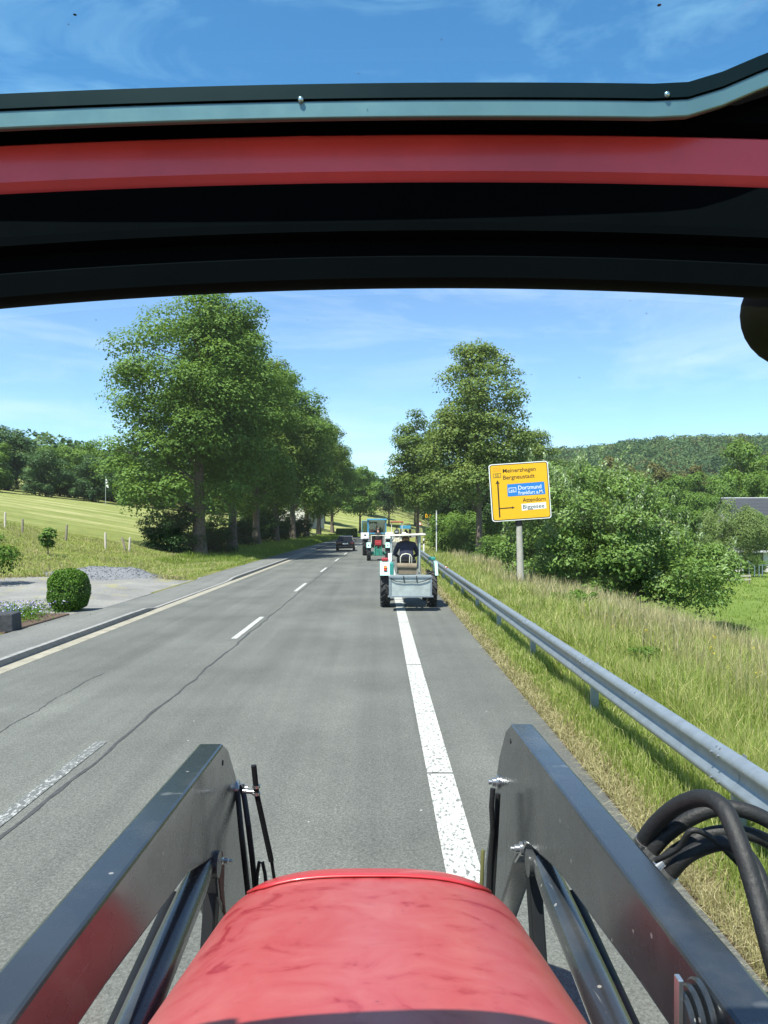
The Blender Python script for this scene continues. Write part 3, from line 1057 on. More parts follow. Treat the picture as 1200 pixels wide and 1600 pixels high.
stm.build('stems', M['barkdark'], root)['kind'] = 'stuff'
place(root, 9.9, 35.0, 0, 1.5, sz=1.38, label='large rounded sallow bush with pale upright shoots on the bank behind the road sign', cat='bush')

# sapling in the field bank and the leafy bush at the drive
C1, R1 = ellip_clumps(16, 0, 0, 1.0, 0.32, 0.32, 0.62, 0.20)
sap = make_tree('sapling', C1, R1, 1.6, 0.035, 1500, 0.13, 'maple', 'bark', 0.05, 5, 0.3)
p = at(75, 862, 40.0)
place(sap, p.x, p.y, 0, 1.0, label='small leafy sapling standing alone on the grassy bank', cat='tree')
bb = make_shrub('garden_bush', 1.5, 1.2, 2.2, 20, 0.55, 5000, 0.11, 'hedge')
place(bb, -15.7, 29.2, 0, 1.0, label='leafy garden bush at the far side of the gravel drive', cat='bush')

# clipped topiary: leaves on a rounded block around a dense core
root = empty('topiary_bush')
n = 13000
D = unit(rng.standard_normal((n, 3)))
D = np.sign(D) * np.abs(D) ** 0.8
D = D / (np.abs(D) ** 2.7).sum(1, keepdims=True) ** (1 / 2.7)
P = D * np.array([0.52, 0.50, 0.57]) * rng.uniform(0.93, 1.04, n)[:, None] * (1 + 0.03 * np.sin(D[:, :1] * 9 + D[:, 2:] * 7)) + [0, 0, 0.60]
Nn = unit(D ** 3 + 0.7 * rng.standard_normal((n, 3)) * 0.7 + [0, 0, 0.15])
link('foliage', np_mesh('foliage', leaf_quads(P, Nn, 0.048 * rng.uniform(0.6, 1.4, n), 0.7), 4, np.clip(0.4 + 0.35 * rng.standard_normal(n) * 0.6, 0, 1)), root, [M['hedge']])
core = MB()
prof = [(0.02, 0.05), (0.30, 0.10), (0.41, 0.28), (0.45, 0.6), (0.40, 0.90), (0.27, 1.04), (0.02, 1.09)]
core.lathe(prof, n=20)
core.build('twig_core', paint('twig_core', (0.012, 0.03, 0.008), 0.95), root, smooth=60)
place(root, -8.62, 21.4, 0, 1.0, z=0.09, label='clipped rounded box topiary beside the pavement', cat='bush')

# clipped hedge at the far field
root = empty('clipped_hedge')
n = 9000
D = rng.uniform(-1, 1, (n, 3))
ax = rng.integers(0, 3, n)
D[np.arange(n), ax] = np.sign(D[np.arange(n), ax])
P = D * np.array([1.9, 0.7, 0.8]) + [0, 0, 0.8] + rng.normal(0, 0.04, (n, 3))
link('foliage', np_mesh('foliage', leaf_quads(P, unit(D ** 5 + 0.6 * rng.standard_normal((n, 3))), 0.24 * rng.uniform(0.6, 1.3, n), 0.7), 4, rng.random(n) * 0.8), root, [M['maple']])
MB().box((0, 0, 0.72), (3.5, 1.1, 1.3)).build('twig_core', paint('hedge_core', (.05, .10, .03), .95), root)
place(root, -6.2, 148, 0.1, 1.0, label='dark clipped block hedge at the edge of the far field', cat='hedge')

rng = np.random.default_rng(9)
# ------------------------------------------------------------------ hillside and village trees (right valley)
C1, R1 = ellip_clumps(34, 0, 0, 6.2, 3.9, 3.9, 4.4, 1.3)
vlA = make_tree('village_tree', C1, R1, 10, 0.22, 9000, 0.34, 'maple', 'barkdark', nl=8)
C1, R1 = ellip_clumps(34, 0, 0, 6.0, 4.4, 4.4, 4.0, 1.3)
vlB = make_tree('village_tree', C1, R1, 10, 0.22, 9000, 0.34, 'wood_brown', 'barkdark', nl=8)
# willow with hanging sprays
C1, R1 = ellip_clumps(40, 0, 0, 3.6, 2.9, 2.6, 2.2, 0.75)
vlW = make_tree('willow_tree', C1, R1, 5.6, 0.16, 15000, 0.26, 'willow', 'bark', nl=10, aspect=0.28, flat=1.2, upb=0.3)


def vput(src, px, ytop, Y, wpx=None, label=None, h0=10.3, cat='tree', group='trees around the village', fresh=True):
    p = at(px, ytop, Y)
    zg = gz(p.x, Y)
    s = (p.z - zg) / h0
    o = copy_tree(src) if fresh else src
    place(o, p.x, Y, px * 0.7, s, label=label, cat=cat, group=group)
    if wpx:
        w = wpx * Y / F / 9.0
        o.scale = (w, w, s)
    return o


LV = 'rounded green tree among the village trees below the wooded hill'
vput(vlA, 1162, 697, 150, 92, 'tall dark spreading tree rising above the tiled house roof', fresh=False)
vput(vlA, 1172, 803, 90, 60, 'round tree half hiding the wall of the tiled house')
vput(vlA, 1216, 715, 160, 90, LV)
vput(vlB, 972, 714, 185, 86, 'brownish green broad tree below the wooded hill', fresh=False)
vput(vlB, 1035, 724, 190, 70, 'brownish green broad tree below the wooded hill')
vput(vlB, 1082, 728, 200, 62, 'brownish green broad tree below the wooded hill')
for px, yt, Y, w in [(905, 722, 260, 60), (1000, 752, 140, 90), (1050, 750, 150, 80), (1100, 745, 165, 80), (930, 765, 120, 80), (1085, 778, 88, 66), (1040, 795, 80, 70), (985, 790, 85, 70),
                     (1130, 765, 120, 60), (880, 790, 110, 55), (1190, 745, 125, 70), (1225, 790, 100, 70), (1100, 800, 100, 50), (860, 735, 300, 40), (1060, 840, 70, 50), (1010, 830, 66, 50)]:
    vput(vlA, px, yt, Y, w, LV)
vput(vlW, 1145, 790, 70, 150, 'pale feathery willow in front of the tiled house', h0=5.9, fresh=False)
vput(vlW, 1200, 812, 80, 90, 'pale willow hiding the wall of the tiled house', h0=5.9)
vput(vlW, 1108, 842, 67, 80, 'low pale willow bush beside the garden fence', h0=5.9, cat='bush')
shC = copy_tree(shB)
place(shC, at(1180, 830, 76).x, 76, 0, 0.55, label='small round bush above the garden shed', cat='bush')
place(copy_tree(shB), at(1100, 880, 66).x, 66, 0, 0.5, label='low garden bush behind the wooden rail fence', cat='bush')


def wood_mass(name, pts, sizes, nq, qs, leaf):
    k = len(pts)
    idx = np.repeat(np.arange(k), nq)
    n = len(idx)
    D = unit(rng.standard_normal((n, 3)))
    D[:, 2] = np.abs(D[:, 2]) * 1.0 - 0.25
    lump = 1 + 0.2 * np.sin(D[:, 0] * 6 + idx) * np.cos(D[:, 1] * 5 + idx * 2.3)
    P = pts[idx] + D * sizes[idx][:, None] * lump[:, None] * np.array([1, 1, 1.15])
    Nn = unit(D + 0.5 * rng.standard_normal((n, 3)) + [0, 0, .3])
    tone = rng.random(k)
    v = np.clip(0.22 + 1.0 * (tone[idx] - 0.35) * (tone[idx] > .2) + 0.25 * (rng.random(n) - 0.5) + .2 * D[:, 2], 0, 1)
    return link(name, np_mesh(name, leaf_quads(P, Nn, qs * rng.uniform(0.7, 1.3, n), 0.85), 4, v), None, [M[leaf]])


def hill_pts(n, xr, yr, filt=None):
    X = rng.uniform(*xr, n)
    Y = rng.uniform(*yr, n)
    k = np.ones(n, bool) if filt is None else filt(X, Y)
    X, Y = X[k], Y[k]
    s = rng.uniform(3.0, 7.2, len(X))
    return np.stack([X, Y, height(X, Y) + s * 1.0], 1), s


pts, s = hill_pts(3500, (40, 520), (340, 800), lambda X, Y: (X / Y > 0.17) & (X / Y < 0.56))
sel = rng.random(len(pts)) < 0.93
tag(wood_mass('hillside_wood', pts[sel], s[sel], 105, 1.5, 'wood_far'), 'dense mixed wood covering the long hill beyond the village', 'wood', kind='stuff')
tag(wood_mass('brown_wood', pts[~sel], s[~sel], 105, 1.5, 'wood_brown'), 'scattered brownish crowns within the wood on the long hill', 'wood', kind='stuff')
pts, s = hill_pts(420, (-110, -20), (150, 230), lambda X, Y: X < -30 - 0.18 * (200 - Y))
tag(wood_mass('field_wood', pts, s * 0.8, 130, 1.0, 'wood_far'), 'dense wood filling the rise behind the mown field', 'wood', kind='stuff')
pts, s = hill_pts(300, (-60, 60), (262, 420))
tag(wood_mass('valley_wood', pts, s, 90, 1.4, 'wood_far'), 'dark wood behind the trees at the road bend', 'wood', kind='stuff')

rng = np.random.default_rng(10)
# ------------------------------------------------------------------ grass


def blades(name, X, Y, h, w, mat, lean=0.35, vlo=0.1, vhi=0.7, parent=None, zoff=0.0):
    n = len(X)
    Z = height(X, Y) + zoff
    B = np.stack([X, Y, Z], 1)
    a = rng.uniform(0, 2 * np.pi, n)
    side = np.stack([np.cos(a), np.sin(a), np.zeros(n)], 1)
    la = rng.uniform(0, 2 * np.pi, n)
    ld = np.stack([np.cos(la), np.sin(la), np.zeros(n)], 1) * (np.abs(rng.normal(0, lean, n)) * h)[:, None]
    up = np.array([0, 0, 1.0])
    hh = h[:, None]
    ww = w[:, None]
    b0, b1 = B - side * ww * .5, B + side * ww * .5
    mc = B + ld * 0.35 + up * hh * 0.6
    m0, m1 = mc - side * ww * .38, mc + side * ww * .38
    tip = B + ld + up * hh * np.clip(1 - 0.5 * (np.linalg.norm(ld, axis=1) / h) ** 2, 0.4, 1)[:, None]
    T = np.stack([b0, b1, m1, b0, m1, m0, m0, m1, tip], 1).reshape(-1, 3)
    v = np.clip(rng.uniform(vlo, vhi, n), 0, 1)
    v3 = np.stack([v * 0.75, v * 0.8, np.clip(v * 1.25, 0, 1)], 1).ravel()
    o = link(name, np_mesh(name, T, 3, v3), parent, [M[mat]])
    o['kind'] = 'stuff'
    return o


def logY(n, y0, y1):
    return y0 * (y1 / y0) ** rng.random(n)


def patchy(X, Y, f=0.5, ph=0.0):
    return 0.5 + 0.25 * (np.sin(X * 1.7 * f + 2 * np.sin(Y * .9 * f) + ph) + np.sin(Y * 1.3 * f + 1.5 * np.sin(X * 1.1 * f) + ph * 2))


# verge between asphalt and rail, then under the rail
n = 120000
Y = logY(n, 3.2, 75); u = 2.22 + rng.random(n) ** 0.8 * 1.9
k = rng.random(n) < np.clip((u - 2.15) * 2.2, 0.12, 1)
Y, u = Y[k], u[k]
X = u + bend(Y)
pz = patchy(X, Y, 1.6)
h = (0.12 + 0.20 * np.clip(u - 2.2, 0, 1)) * rng.uniform(0.5, 1.3, len(X)) * (0.6 + 0.7 * pz)
o = blades('verge_grass', X, Y, h, np.maximum(0.006, Y * 0.0009) * rng.uniform(0.7, 1.4, len(X)), 'grass', 0.4, 0.22, 0.8)
tag(o, 'rough green grass on the verge under the guardrail', 'grass')
# dead straw by the asphalt edge
n = 20000
Y = logY(n, 3.0, 60); u = 2.10 + np.abs(rng.normal(0, 0.2, n))
o = blades('dry_verge_grass', u + bend(Y), Y, rng.uniform(0.04, 0.16, n), np.maximum(0.005, Y * 0.0009), 'straw', 1.1, 0.1, 0.9)
tag(o, 'dry straw-coloured grass along the edge of the asphalt', 'grass')
# tall bank grass
n = 170000
Y = logY(n, 4.5, 62); u = 3.6 + rng.random(n) ** 1.1 * 8.5
X = u + bend(Y)
pz = patchy(X, Y, 1.0, 1.0)
h = rng.uniform(0.25, 0.62, n) * (0.65 + 0.6 * pz)
v = blades('bank_grass', X, Y, h, np.maximum(0.007, Y * 0.0010) * rng.uniform(0.7, 1.3, n), 'grass', 0.38, 0.25, 0.85)
tag(v, 'tall uncut grass covering the bank beyond the guardrail', 'grass')
# flowering stalks with straw heads
n = 15000
Y = logY(n, 7, 55); u = 4.6 + rng.random(n) * 6.0
X = u + bend(Y)
k = (patchy(X, Y, 0.8, 2.0) + 0.25 * (u > 6)) > 0.45
X, Y = X[k], Y[k]
h = rng.uniform(0.6, 1.05, len(X))
v = blades('seed_stalks', X, Y, h, np.maximum(0.008, Y * 0.0009), 'straw', 0.28, 0.2, 0.8)
tag(v, 'pale seeding grass stalks standing above the bank grass', 'grass')
# meadow
n = 40000
Y = logY(n, 16, 90); X = 9.5 + rng.random(n) * 40
k = X / Y < 0.62
X, Y = X[k], Y[k]
v = blades('meadow_grass', X, Y, rng.uniform(0.08, 0.2, len(X)), np.maximum(0.012, Y * 0.0012), 'grass', 0.4, 0.2, 0.6)
tag(v, 'fresh green grass of the meadow below the bank', 'grass')
# left bank
n = 60000
Y = rng.uniform(27, 56, n); X = rng.uniform(-27, -8.5, n)
k = ~inside(X, Y, ge) & (Y > 33.8 - 0.33 * (X + 12) * (X < -12) * 0 - 6.5 * (X < -14.5)) & ~((X < -13.8) & (Y > 52.5 - 0.28 * (X + 13)))
X, Y = X[k], Y[k]
v = blades('slope_grass', X, Y, rng.uniform(0.06, 0.2, len(X)) * (0.5 + patchy(X, Y, .8)), rng.uniform(0.02, 0.045, len(X)), 'grass', 0.7, 0.42, 1.0)
tag(v, 'short dry grass on the slope between drive and field fence', 'grass')
n = 24000
Y = logY(n, 40, 170); u = -rng.uniform(8.3, 13.5, n)
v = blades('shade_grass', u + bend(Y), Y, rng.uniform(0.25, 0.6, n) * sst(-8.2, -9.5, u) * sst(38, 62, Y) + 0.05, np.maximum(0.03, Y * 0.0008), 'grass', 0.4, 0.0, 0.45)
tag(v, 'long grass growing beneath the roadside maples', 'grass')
# tufts and dry stems along the ragged rim of the drive, and straw on the slope
n = 16000
Y = rng.uniform(27, 54, n); X = rng.uniform(-27, -9, n)
k = ~inside(X, Y, ge) & (Y > 33.8 - 6.5 * (X < -14.5)) & ~((X < -13.8) & (Y > 52.5 - 0.28 * (X + 13))) & (patchy(X, Y, .7, 3) > .42)
rim = []
for q0, q1 in zip(ge[1:-1], ge[2:]):
    for tt in rng.random(420):
        rim.append((q0[0] + (q1[0] - q0[0]) * tt + rng.normal(0, .35), q0[1] + (q1[1] - q0[1]) * tt + rng.normal(0, .35)))
rim = np.array(rim)
X, Y = np.concatenate([X[k], rim[:, 0]]), np.concatenate([Y[k], rim[:, 1]])
kk = X < -8.4
X, Y = X[kk], Y[kk]
v = blades('slope_straw', X, Y, rng.uniform(0.08, 0.24, len(X)), rng.uniform(0.02, 0.05, len(X)), 'straw', 0.8, 0.1, 0.8)
tag(v, 'dry yellow stems on the slope and around the rim of the drive', 'grass')
# yellow flowers on the bank
n = 170
Y = logY(n, 7, 25); X = 4.6 + rng.random(n) * 4.5
k = patchy(X, Y, 1.3, .4) > 0.5
X, Y = X[k], Y[k]
P = np.repeat(np.stack([X, Y, height(X, Y) + rng.uniform(.3, .55, len(X))], 1), 5, 0) + rng.normal(0, 0.018, (len(X) * 5, 3))
o = link('yellow_flowers', np_mesh('yellow_flowers', leaf_quads(P, unit(rng.standard_normal((len(P), 3)) + [0, 0, 1.2]), 0.03, 0.9), 4, rng.random(len(P))), None, [M['yflower']])
tag(o, 'scattered small yellow flowers in the bank grass', 'flowers', kind='stuff')
# weeds beside the rail: leafy upright stems
wd = make_shrub('weed', 0.42, 0.4, 0.9, 14, 0.14, 1400, 0.07, 'maple', 0.35, 12)
GWD = 'leafy weeds in the bank grass'
for i, (px, py, Yd, s) in enumerate([(905, 990, 20.5, 1.05), (880, 975, 22.5, 0.8), (965, 985, 19.5, 0.7), (1010, 1065, 13.0, 0.7), (1050, 1085, 11.5, 0.5)]):
    o = wd if i == 0 else copy_tree(wd)
    p = at(px, py, Yd)
    place(o, p.x, Yd, i * 1.1, s, label='dark leafy weed standing in the tall bank grass', cat='weed', group=GWD)

# flower bed with basalt block
root = empty('flower_bed', (-9.3, 19.0, 0.10))
n = 5200
P = np.stack([rng.normal(0, 0.42, n), rng.uniform(-1.7, 1.75, n), np.abs(rng.normal(0, .12, n)) + .02], 1)
P[:, 2] += 0.10 * (0.5 + 0.5 * np.sin(P[:, 1] * 4 + P[:, 0] * 5))
link('foliage', np_mesh('foliage', leaf_quads(P, unit(rng.standard_normal((n, 3)) + [0, 0, .8]), 0.06 * rng.uniform(.6, 1.3, n), 0.45), 4, np.clip(rng.random(n), 0, 1) * 0.8), root, [M['hedge']])
n = 900
P = np.stack([rng.normal(0, 0.4, n), rng.uniform(-1.7, 1.75, n), rng.uniform(.2, .38, n)], 1)
P = P[patchy(P[:, 0], P[:, 1], 4) > 0.48]
link('blossoms', np_mesh('blossoms', leaf_quads(P, unit(rng.standard_normal((len(P), 3)) + [0, 0, 1]), 0.045, 0.9), 4, rng.random(len(P))), root, [M['flower']])
MB().box((0.35, 0, -0.05), (1.2, 3.6, 0.12)).build('soil', paint('soil', (0.10, 0.065, 0.045), .95, var=.3, scale=9, bump=.8), root, bevel=.03)
tag(root, 'low bed of lilac flowers between basalt block and topiary', 'flower bed')
blk = MB()
blk.box((0, 0, 0.2), (0.85, 0.62, 0.42), taper=0.95)
o = blk.build('basalt_block', M['stone'], None, bevel=0.03)
o.location = (-8.66, 17.5, 0.09)
o.rotation_euler = (0, 0, 0.12)
tag(o, 'dark rough basalt block at the end of the flower bed', 'stone')

# ------------------------------------------------------------------ guardrail
GU = 2.72
rail_prof = [(0.0, .765), (-.035, .762), (-.075, .735), (-.088, .70), (-.082, .665), (-.035, .615), (-.028, .575), (-.035, .535), (-.082, .485), (-.088, .45), (-.075, .415), (-.035, .385), (0, .382)]
rail_prof = [(a, .765 - (.765 - b_) * .82) for a, b_ in rail_prof]
gr = empty('guardrail', (GU, 1.95, 0), label='galvanised steel guardrail on posts along the grassy verge', cat='guardrail')


def rail_piece(y0, y1):
    mb = MB()
    rings = []
    for yv in np.linspace(y0, y1, 3):
        cx = curve(GU, yv) - GU
        ring = [(cx + a, yv - 1.95, b_) for a, b_ in rail_prof]
        ring += [(cx + a + 0.004, yv - 1.95, b_ + (-0.004 if i < 3 else 0.0)) for i, (a, b_) in reversed(list(enumerate(rail_prof)))]
        rings.append(ring)
    mb.sweep(rings)
    return mb


post_me = None
for i in range(-1, 24):
    y0 = 5.95 + 4 * i
    pc = rail_piece(y0 + 0.1 - (0.3), y0 + 4.1).build('rail_section', M['galv'], gr, smooth=50)
    pc.location.x = 0.0025 * (i % 2)
    bo = MB()
    for yy_ in (y0 + .02, y0 + .14):
        for zz in (.71, .505):
            c0 = curve(GU, yy_) - GU
            bo.tube([(c0 - .086, yy_ - 1.95, zz), (c0 - .102, yy_ - 1.95, zz)], .013, 8)
    for yy_ in (y0 + 0.05, y0 + 0.11, y0 + 2.05):
        c0 = curve(GU, yy_) - GU
        bo.tube([(c0 - .055, yy_ - 1.95, .745), (c0 - .063, yy_ - 1.95, .758)], .011, 8)
    bo.build('bolts', M['steel'], pc)['kind'] = 'stuff'
    # C-section post
    pm = MB()
    c0 = curve(GU, y0) - GU
    yb = y0 - 1.95
    for (x0, x1, a0, a1) in ((.012, .11, -.03, -.025), (.012, .017, -.025, .03), (.105, .11, -.025, .03)):
        pm.box((c0 + (x0 + x1) / 2, yb + (a0 + a1) / 2, .30), (x1 - x0, a1 - a0 if a1 - a0 > .006 else .006, .84))
    pm.build('post', M['galv'], gr)
for Yr in (31.0, 31.4, 31.8):
    c0 = curve(GU, Yr) - GU
    MB().box((c0 - .045, Yr - 1.95, .775), (.07, .16, .035)).build('reflector', M['lamp_red'] if Yr != 31.4 else M['signwhite'], gr, bevel=.004)

# ------------------------------------------------------------------ poles and posts
p = at(682, 800, 60)
mb = MB()
zg = gz(p.x, 60)
root = empty('marker_pole', (p.x, 60, zg), label='tall thin white pole in the long grass beyond the guardrail', cat='pole')
MB().tube([(0, 0, -.1), (0, 0, p.z - zg)], .045, 10).build('shaft', M['white'], root, smooth=50)
MB().lathe([(.055, 0), (.06, .03), (.055, .10), (.02, .12)], Matrix.Translation((0, 0, p.z - zg)), 12).build('cap', M['boxgrey'], root, smooth=50)
Yd = 62
p = at(662, 848, Yd)
zg = gz(p.x, Yd)
root = empty('delineator_post', (p.x, Yd, zg), label='short white delineator post with black band behind the guardrail', cat='post')
hd = p.z + .35 - zg
prof = [(-.06, -.05), (.06, -.05), (.0, .06)]
MB().prism(prof, lambda a, b_, tt: (a, b_, tt), -.1, hd - .42).build('base', M['white'], root)
MB().prism([(a * 1.02, b_ * 1.02) for a, b_ in prof], lambda a, b_, tt: (a, b_, tt + (.05 * a / .06 if tt > 0 else 0)), hd - .42, hd - .18).build('band', M['signblack'], root)
MB().prism(prof, lambda a, b_, tt: (a, b_, tt), hd - .18, hd).build('head', M['white'], root)

# ------------------------------------------------------------------ direction sign
SY = 31.6
pb = at(815, 914, SY)
zg = gz(pb.x, SY)
sroot = empty('direction_sign', (pb.x, SY, zg), label='large yellow direction sign with blue and white panels on a concrete pole', cat='road sign')
pw = pb
tw = at(811.5, 812, SY)
loc = lambda q: Vector((q.x - pb.x, 0, q.z - zg))
t0, t1 = Vector((0, 0.12, -0.2)), loc(tw) + Vector((0, .12, 0.4))
MB().tube([t0, t0.lerp(t1, .1), t1], [.19, .155, .115], 16).build('pole', M['concrete'], sroot, smooth=50)
MB().lathe([(.30, -.2), (.30, .02), (.16, .06)], Matrix.Translation((0, .12, 0)), 16).build('footing', M['concrete'], sroot, smooth=50)
MB().lathe([(.135, -.30), (.14, -.28), (.14, .0), (.135, .02)], Matrix.Translation(t1 + Vector((0, 0, -.35))), 14).build('collar', M['blk'], sroot, smooth=50)
cen = (at(763, 727, SY) + at(856, 719, SY) + at(769, 816, SY) + at(861, 809, SY)) / 4
SW, SH = 2.44, 2.36
th = R(3.9)
SM = Matrix.Translation(loc(cen) + Vector((0, -0.02, 0))) @ Matrix.Rotation(-th, 4, 'Y')   # sign plane: x right, z up, facing -y


def rr(w, h, r, n=6):
    out_ = []
    for cx, cz, a0 in ((w / 2 - r, h / 2 - r, 0), (-w / 2 + r, h / 2 - r, 90), (-w / 2 + r, -h / 2 + r, 180), (w / 2 - r, -h / 2 + r, 270)):
        for i in range(n + 1):
            a = R(a0 + 90 * i / n)
            out_.append((cx + r * math.cos(a), cz + r * math.sin(a)))
    return out_


def splate(name, poly, y0, y1, mat, parent):
    mb = MB()
    mb.prism(poly, lambda a, b_, tt: SM @ Vector((a, tt, b_)), y0, y1)
    return mb.build(name, mat, parent)


panel = splate('sign_panel', rr(SW, SH, .12), -.02, .02, M['signwhite'], sroot)
splate('black_border', rr(SW - .07, SH - .07, .10), -.023, -.021, M['signblack'], panel)
splate('yellow_field', rr(SW - .13, SH - .13, .08), -.026, -.024, M['yellow'], panel)
MB().box(SM @ Vector((0, .05, .6)), (2.2, .05, .06)).build('brace', M['galv'], sroot)
MB().box(SM @ Vector((0, .05, -.6)), (2.2, .05, .06)).build('brace', M['galv'], sroot)


def sxy(px, py):
    """photo pixel -> sign plane coordinates"""
    q = SM.inverted() @ loc(at(px, py, SY))
    return q.x, q.z


def stext(name, s, px0, px1, py, h, mat, off=-.030):
    cu = bpy.data.curves.new(name, 'FONT')
    cu.body = s
    cu.size = 1.0
    cu.extrude = 0.0
    cu.offset = 0.006
    tmp = bpy.data.objects.new('tmp', cu)
    COL.objects.link(tmp)
    dg = bpy.context.evaluated_depsgraph_get()
    me = bpy.data.meshes.new_from_object(tmp.evaluated_get(dg))
    bpy.data.objects.remove(tmp)
    co = np.zeros(len(me.vertices) * 3)
    me.vertices.foreach_get('co', co)
    co = co.reshape(-1, 3)
    x0, z0 = sxy(px0, py)
    x1, z1 = sxy(px1, py)
    wd_ = x1 - x0
    lo, hi = co.min(0), co.max(0)
    sx = wd_ / (hi[0] - lo[0])
    sy_ = h / 0.70
    new = [SM @ Vector((x0 + (c_[0] - lo[0]) * sx, off, z0 + c_[1] * sy_)) for c_ in co]
    for v_, n_ in zip(me.vertices, new): v_.co = n_
    return link(name, me, panel, [mat])


k = SY / F
stext('lettering', 'Meinerzhagen', 785.5, 837, 739.0, 0.165, M['signblack'])
stext('lettering', 'Bergneustadt', 786, 835.5, 749.5, 0.165, M['signblack'])
stext('lettering', 'Attendorn', 816.5, 852.5, 784.5, 0.165, M['signblack'])
bw = [sxy(*q) for q in ((792, 757), (849.8, 752.5), (851.8, 772), (793, 776))]
splate('motorway_panel', bw, -.0285, -.0265, M['signblue'], panel)
stext('lettering', 'Dortmund', 809.5, 845.8, 765.3, 0.165, M['signwhite'])
stext('lettering', 'Frankfurt a.M.', 810, 849, 773.0, 0.15, M['signwhite'])
stext('lettering', '45', 797.5, 803.5, 769.0, 0.10, M['signwhite'])
ww_ = [sxy(*q) for q in ((814.5, 787.5), (852.5, 784.5), (853.5, 794), (815.3, 798))]
splate('white_panel', ww_, -.0285, -.0265, M['signwhite'], panel)
stext('lettering', 'Biggesee', 817, 850.5, 795.2, 0.165, M['signblack'])
splate('covered_patch', [sxy(*q) for q in ((769, 731), (781.5, 729.6), (782, 737), (769.7, 738))], -.0285, -.0265, M['yelloworange'], panel)


def frame_outline(name, pts4, wd_, mat):
    q = [sxy(*a) for a in pts4]
    cx, cz = sum(a for a, _ in q) / 4, sum(b_ for _, b_ in q) / 4
    inn = [(cx + (a - cx) * (1 - wd_), cz + (b_ - cz) * (1 - wd_ * 1.8)) for a, b_ in q]
    mb = MB()
    vs = [SM @ Vector((a, -.0300, b_)) for a, b_ in q + inn]
    mb.add(vs, [(i, (i + 1) % 4, 4 + (i + 1) % 4, 4 + i) for i in range(4)])
    return mb.build(name, mat, panel)


frame_outline('number_frame', ((769.8, 740.5), (782, 739.3), (782.3, 746), (770.3, 747.2)), .12, M['olive'])
stext('lettering', '55', 773.3, 779.0, 745.6, 0.105, M['olive'])
frame_outline('number_frame', ((794.2, 762.5), (806, 761.5), (806.6, 768.8), (794.8, 769.8)), .12, M['signwhite'])
a0, a1 = sxy(780.6, 808.5), sxy(777.3, 752)


def bar(p, q, w):
    d = Vector((q[0] - p[0], q[1] - p[1])).normalized()
    nrm = Vector((-d.y, d.x)) * w / 2
    return [(p[0] + nrm.x, p[1] + nrm.y), (p[0] - nrm.x, p[1] - nrm.y), (q[0] - nrm.x, q[1] - nrm.y), (q[0] + nrm.x, q[1] + nrm.y)]


splate('arrow', bar(a0, a1, .055), -.0305, -.0265, M['signblack'], panel)
tipx, tipz = sxy(776.8, 750.5)
splate('arrow', [(tipx, tipz), (tipx - .09, tipz - .16), (tipx, tipz - .12), (tipx + .09, tipz - .16)], -.0310, -.0265, M['signblack'], panel)
b0, b1 = sxy(780, 794.8), sxy(802, 793.0)
splate('arrow', bar(b0, b1, .04), -.0302, -.0265, M['signblack'], panel)
tipx, tipz = sxy(803.8, 792.9)
splate('arrow', [(tipx, tipz), (tipx - .11, tipz + .06), (tipx - .08, tipz), (tipx - .11, tipz - .06)], -.0310, -.0265, M['signblack'], panel)

# small far signs
root = empty('far_sign', (at(669, 805, 150).x, 150, gz(at(669, 805, 150).x, 150)), label='small yellow direction sign among the dark trees at the junction', cat='road sign')
MB().tube([(0, 0, -.1), (0, 0, 4.8)], .06, 8).build('pole', M['galv'], root)
MB().box((0, -.08, 4.4), (1.15, .05, .75)).build('sign_panel', M['yellow'], root, bevel=.01)
root = empty('warning_sign', (at(656, 815, 140).x, 140, gz(at(656, 815, 140).x, 140)), label='small red-rimmed triangular sign beside the pale trunk', cat='road sign')
MB().tube([(0, 0, -.1), (0, 0, 3.0)], .05, 8).build('pole', M['galv'], root)
tri_ = [(-.45, 0), (.45, 0), (0, .8)]
MB().prism(tri_, lambda a, b_, tt: (a, tt, 2.4 + b_), -.08, -.05).build('rim', M['lamp_red'], root)
MB().prism([(a * .62, .13 + b_ * .62) for a, b_ in tri_], lambda a, b_, tt: (a, tt, 2.4 + b_), -.085, -.081).build('sign_panel', M['signwhite'], root)

# ------------------------------------------------------------------ field fence posts, flagpole
FP = [(8, 800, 826, 'woodpale', 0), (35, 811, 833, 'wood', .02), (103, 820, 846, 'wood', .06), (165, 832, 858, 'woodpale', -.02), (196, 841, 861, 'wood', -.25), (202, 841, 862, 'woodpale', .05)]
GP = 'field fence posts'
for i, (px, yt, yb_, mt, ln) in enumerate(FP):
    # where the ray through the foot meets the slope
    best = None
    for Yv in np.arange(36, 62, 0.1):
        q = at(px, yb_, Yv)
        dz = abs(q.z - gz(q.x, Yv))
        if q.z <= gz(q.x, Yv) and Yv > 38:
            best = q
            break
    if best is None: best = at(px, yb_, 50)
    hgt = max(0.9, (yb_ - yt) * best.y / F)
    mb = MB()
    mb.tube([(0, 0, -.3), (0, 0, hgt - .05), (0.01, 0, hgt)], [.075, .07, .045], 8)
    o = mb.build('fence_post', M[mt], None, smooth=50)
    o.location = (best.x, best.y, gz(best.x, best.y))
    o.rotation_euler = (0, ln, 0)
    tag(o, ['pale upright fence post highest up the slope', 'dark fence post next to the pale one highest up', 'leaning grey fence post behind the sapling', 'pale topped fence post between sapling and maples',
            'fence post tilted against its pale neighbour', 'pale fence post beside the undergrowth of the largest maple'][i], 'fence post', GP)
pf = at(165, 772, 126)
zf_ = gz(pf.x, 126)
root = empty('flagpole', (pf.x, 126, zf_), label='white flagpole with hanging pennant before the wood above the field', cat='flagpole')
zt = at(165, 744, 126).z - zf_
MB().tube([(0, 0, -.2), (0, 0, zt)], [.05, .035], 8).build('pole', M['boxgrey'], root, smooth=50)
fl = MB()
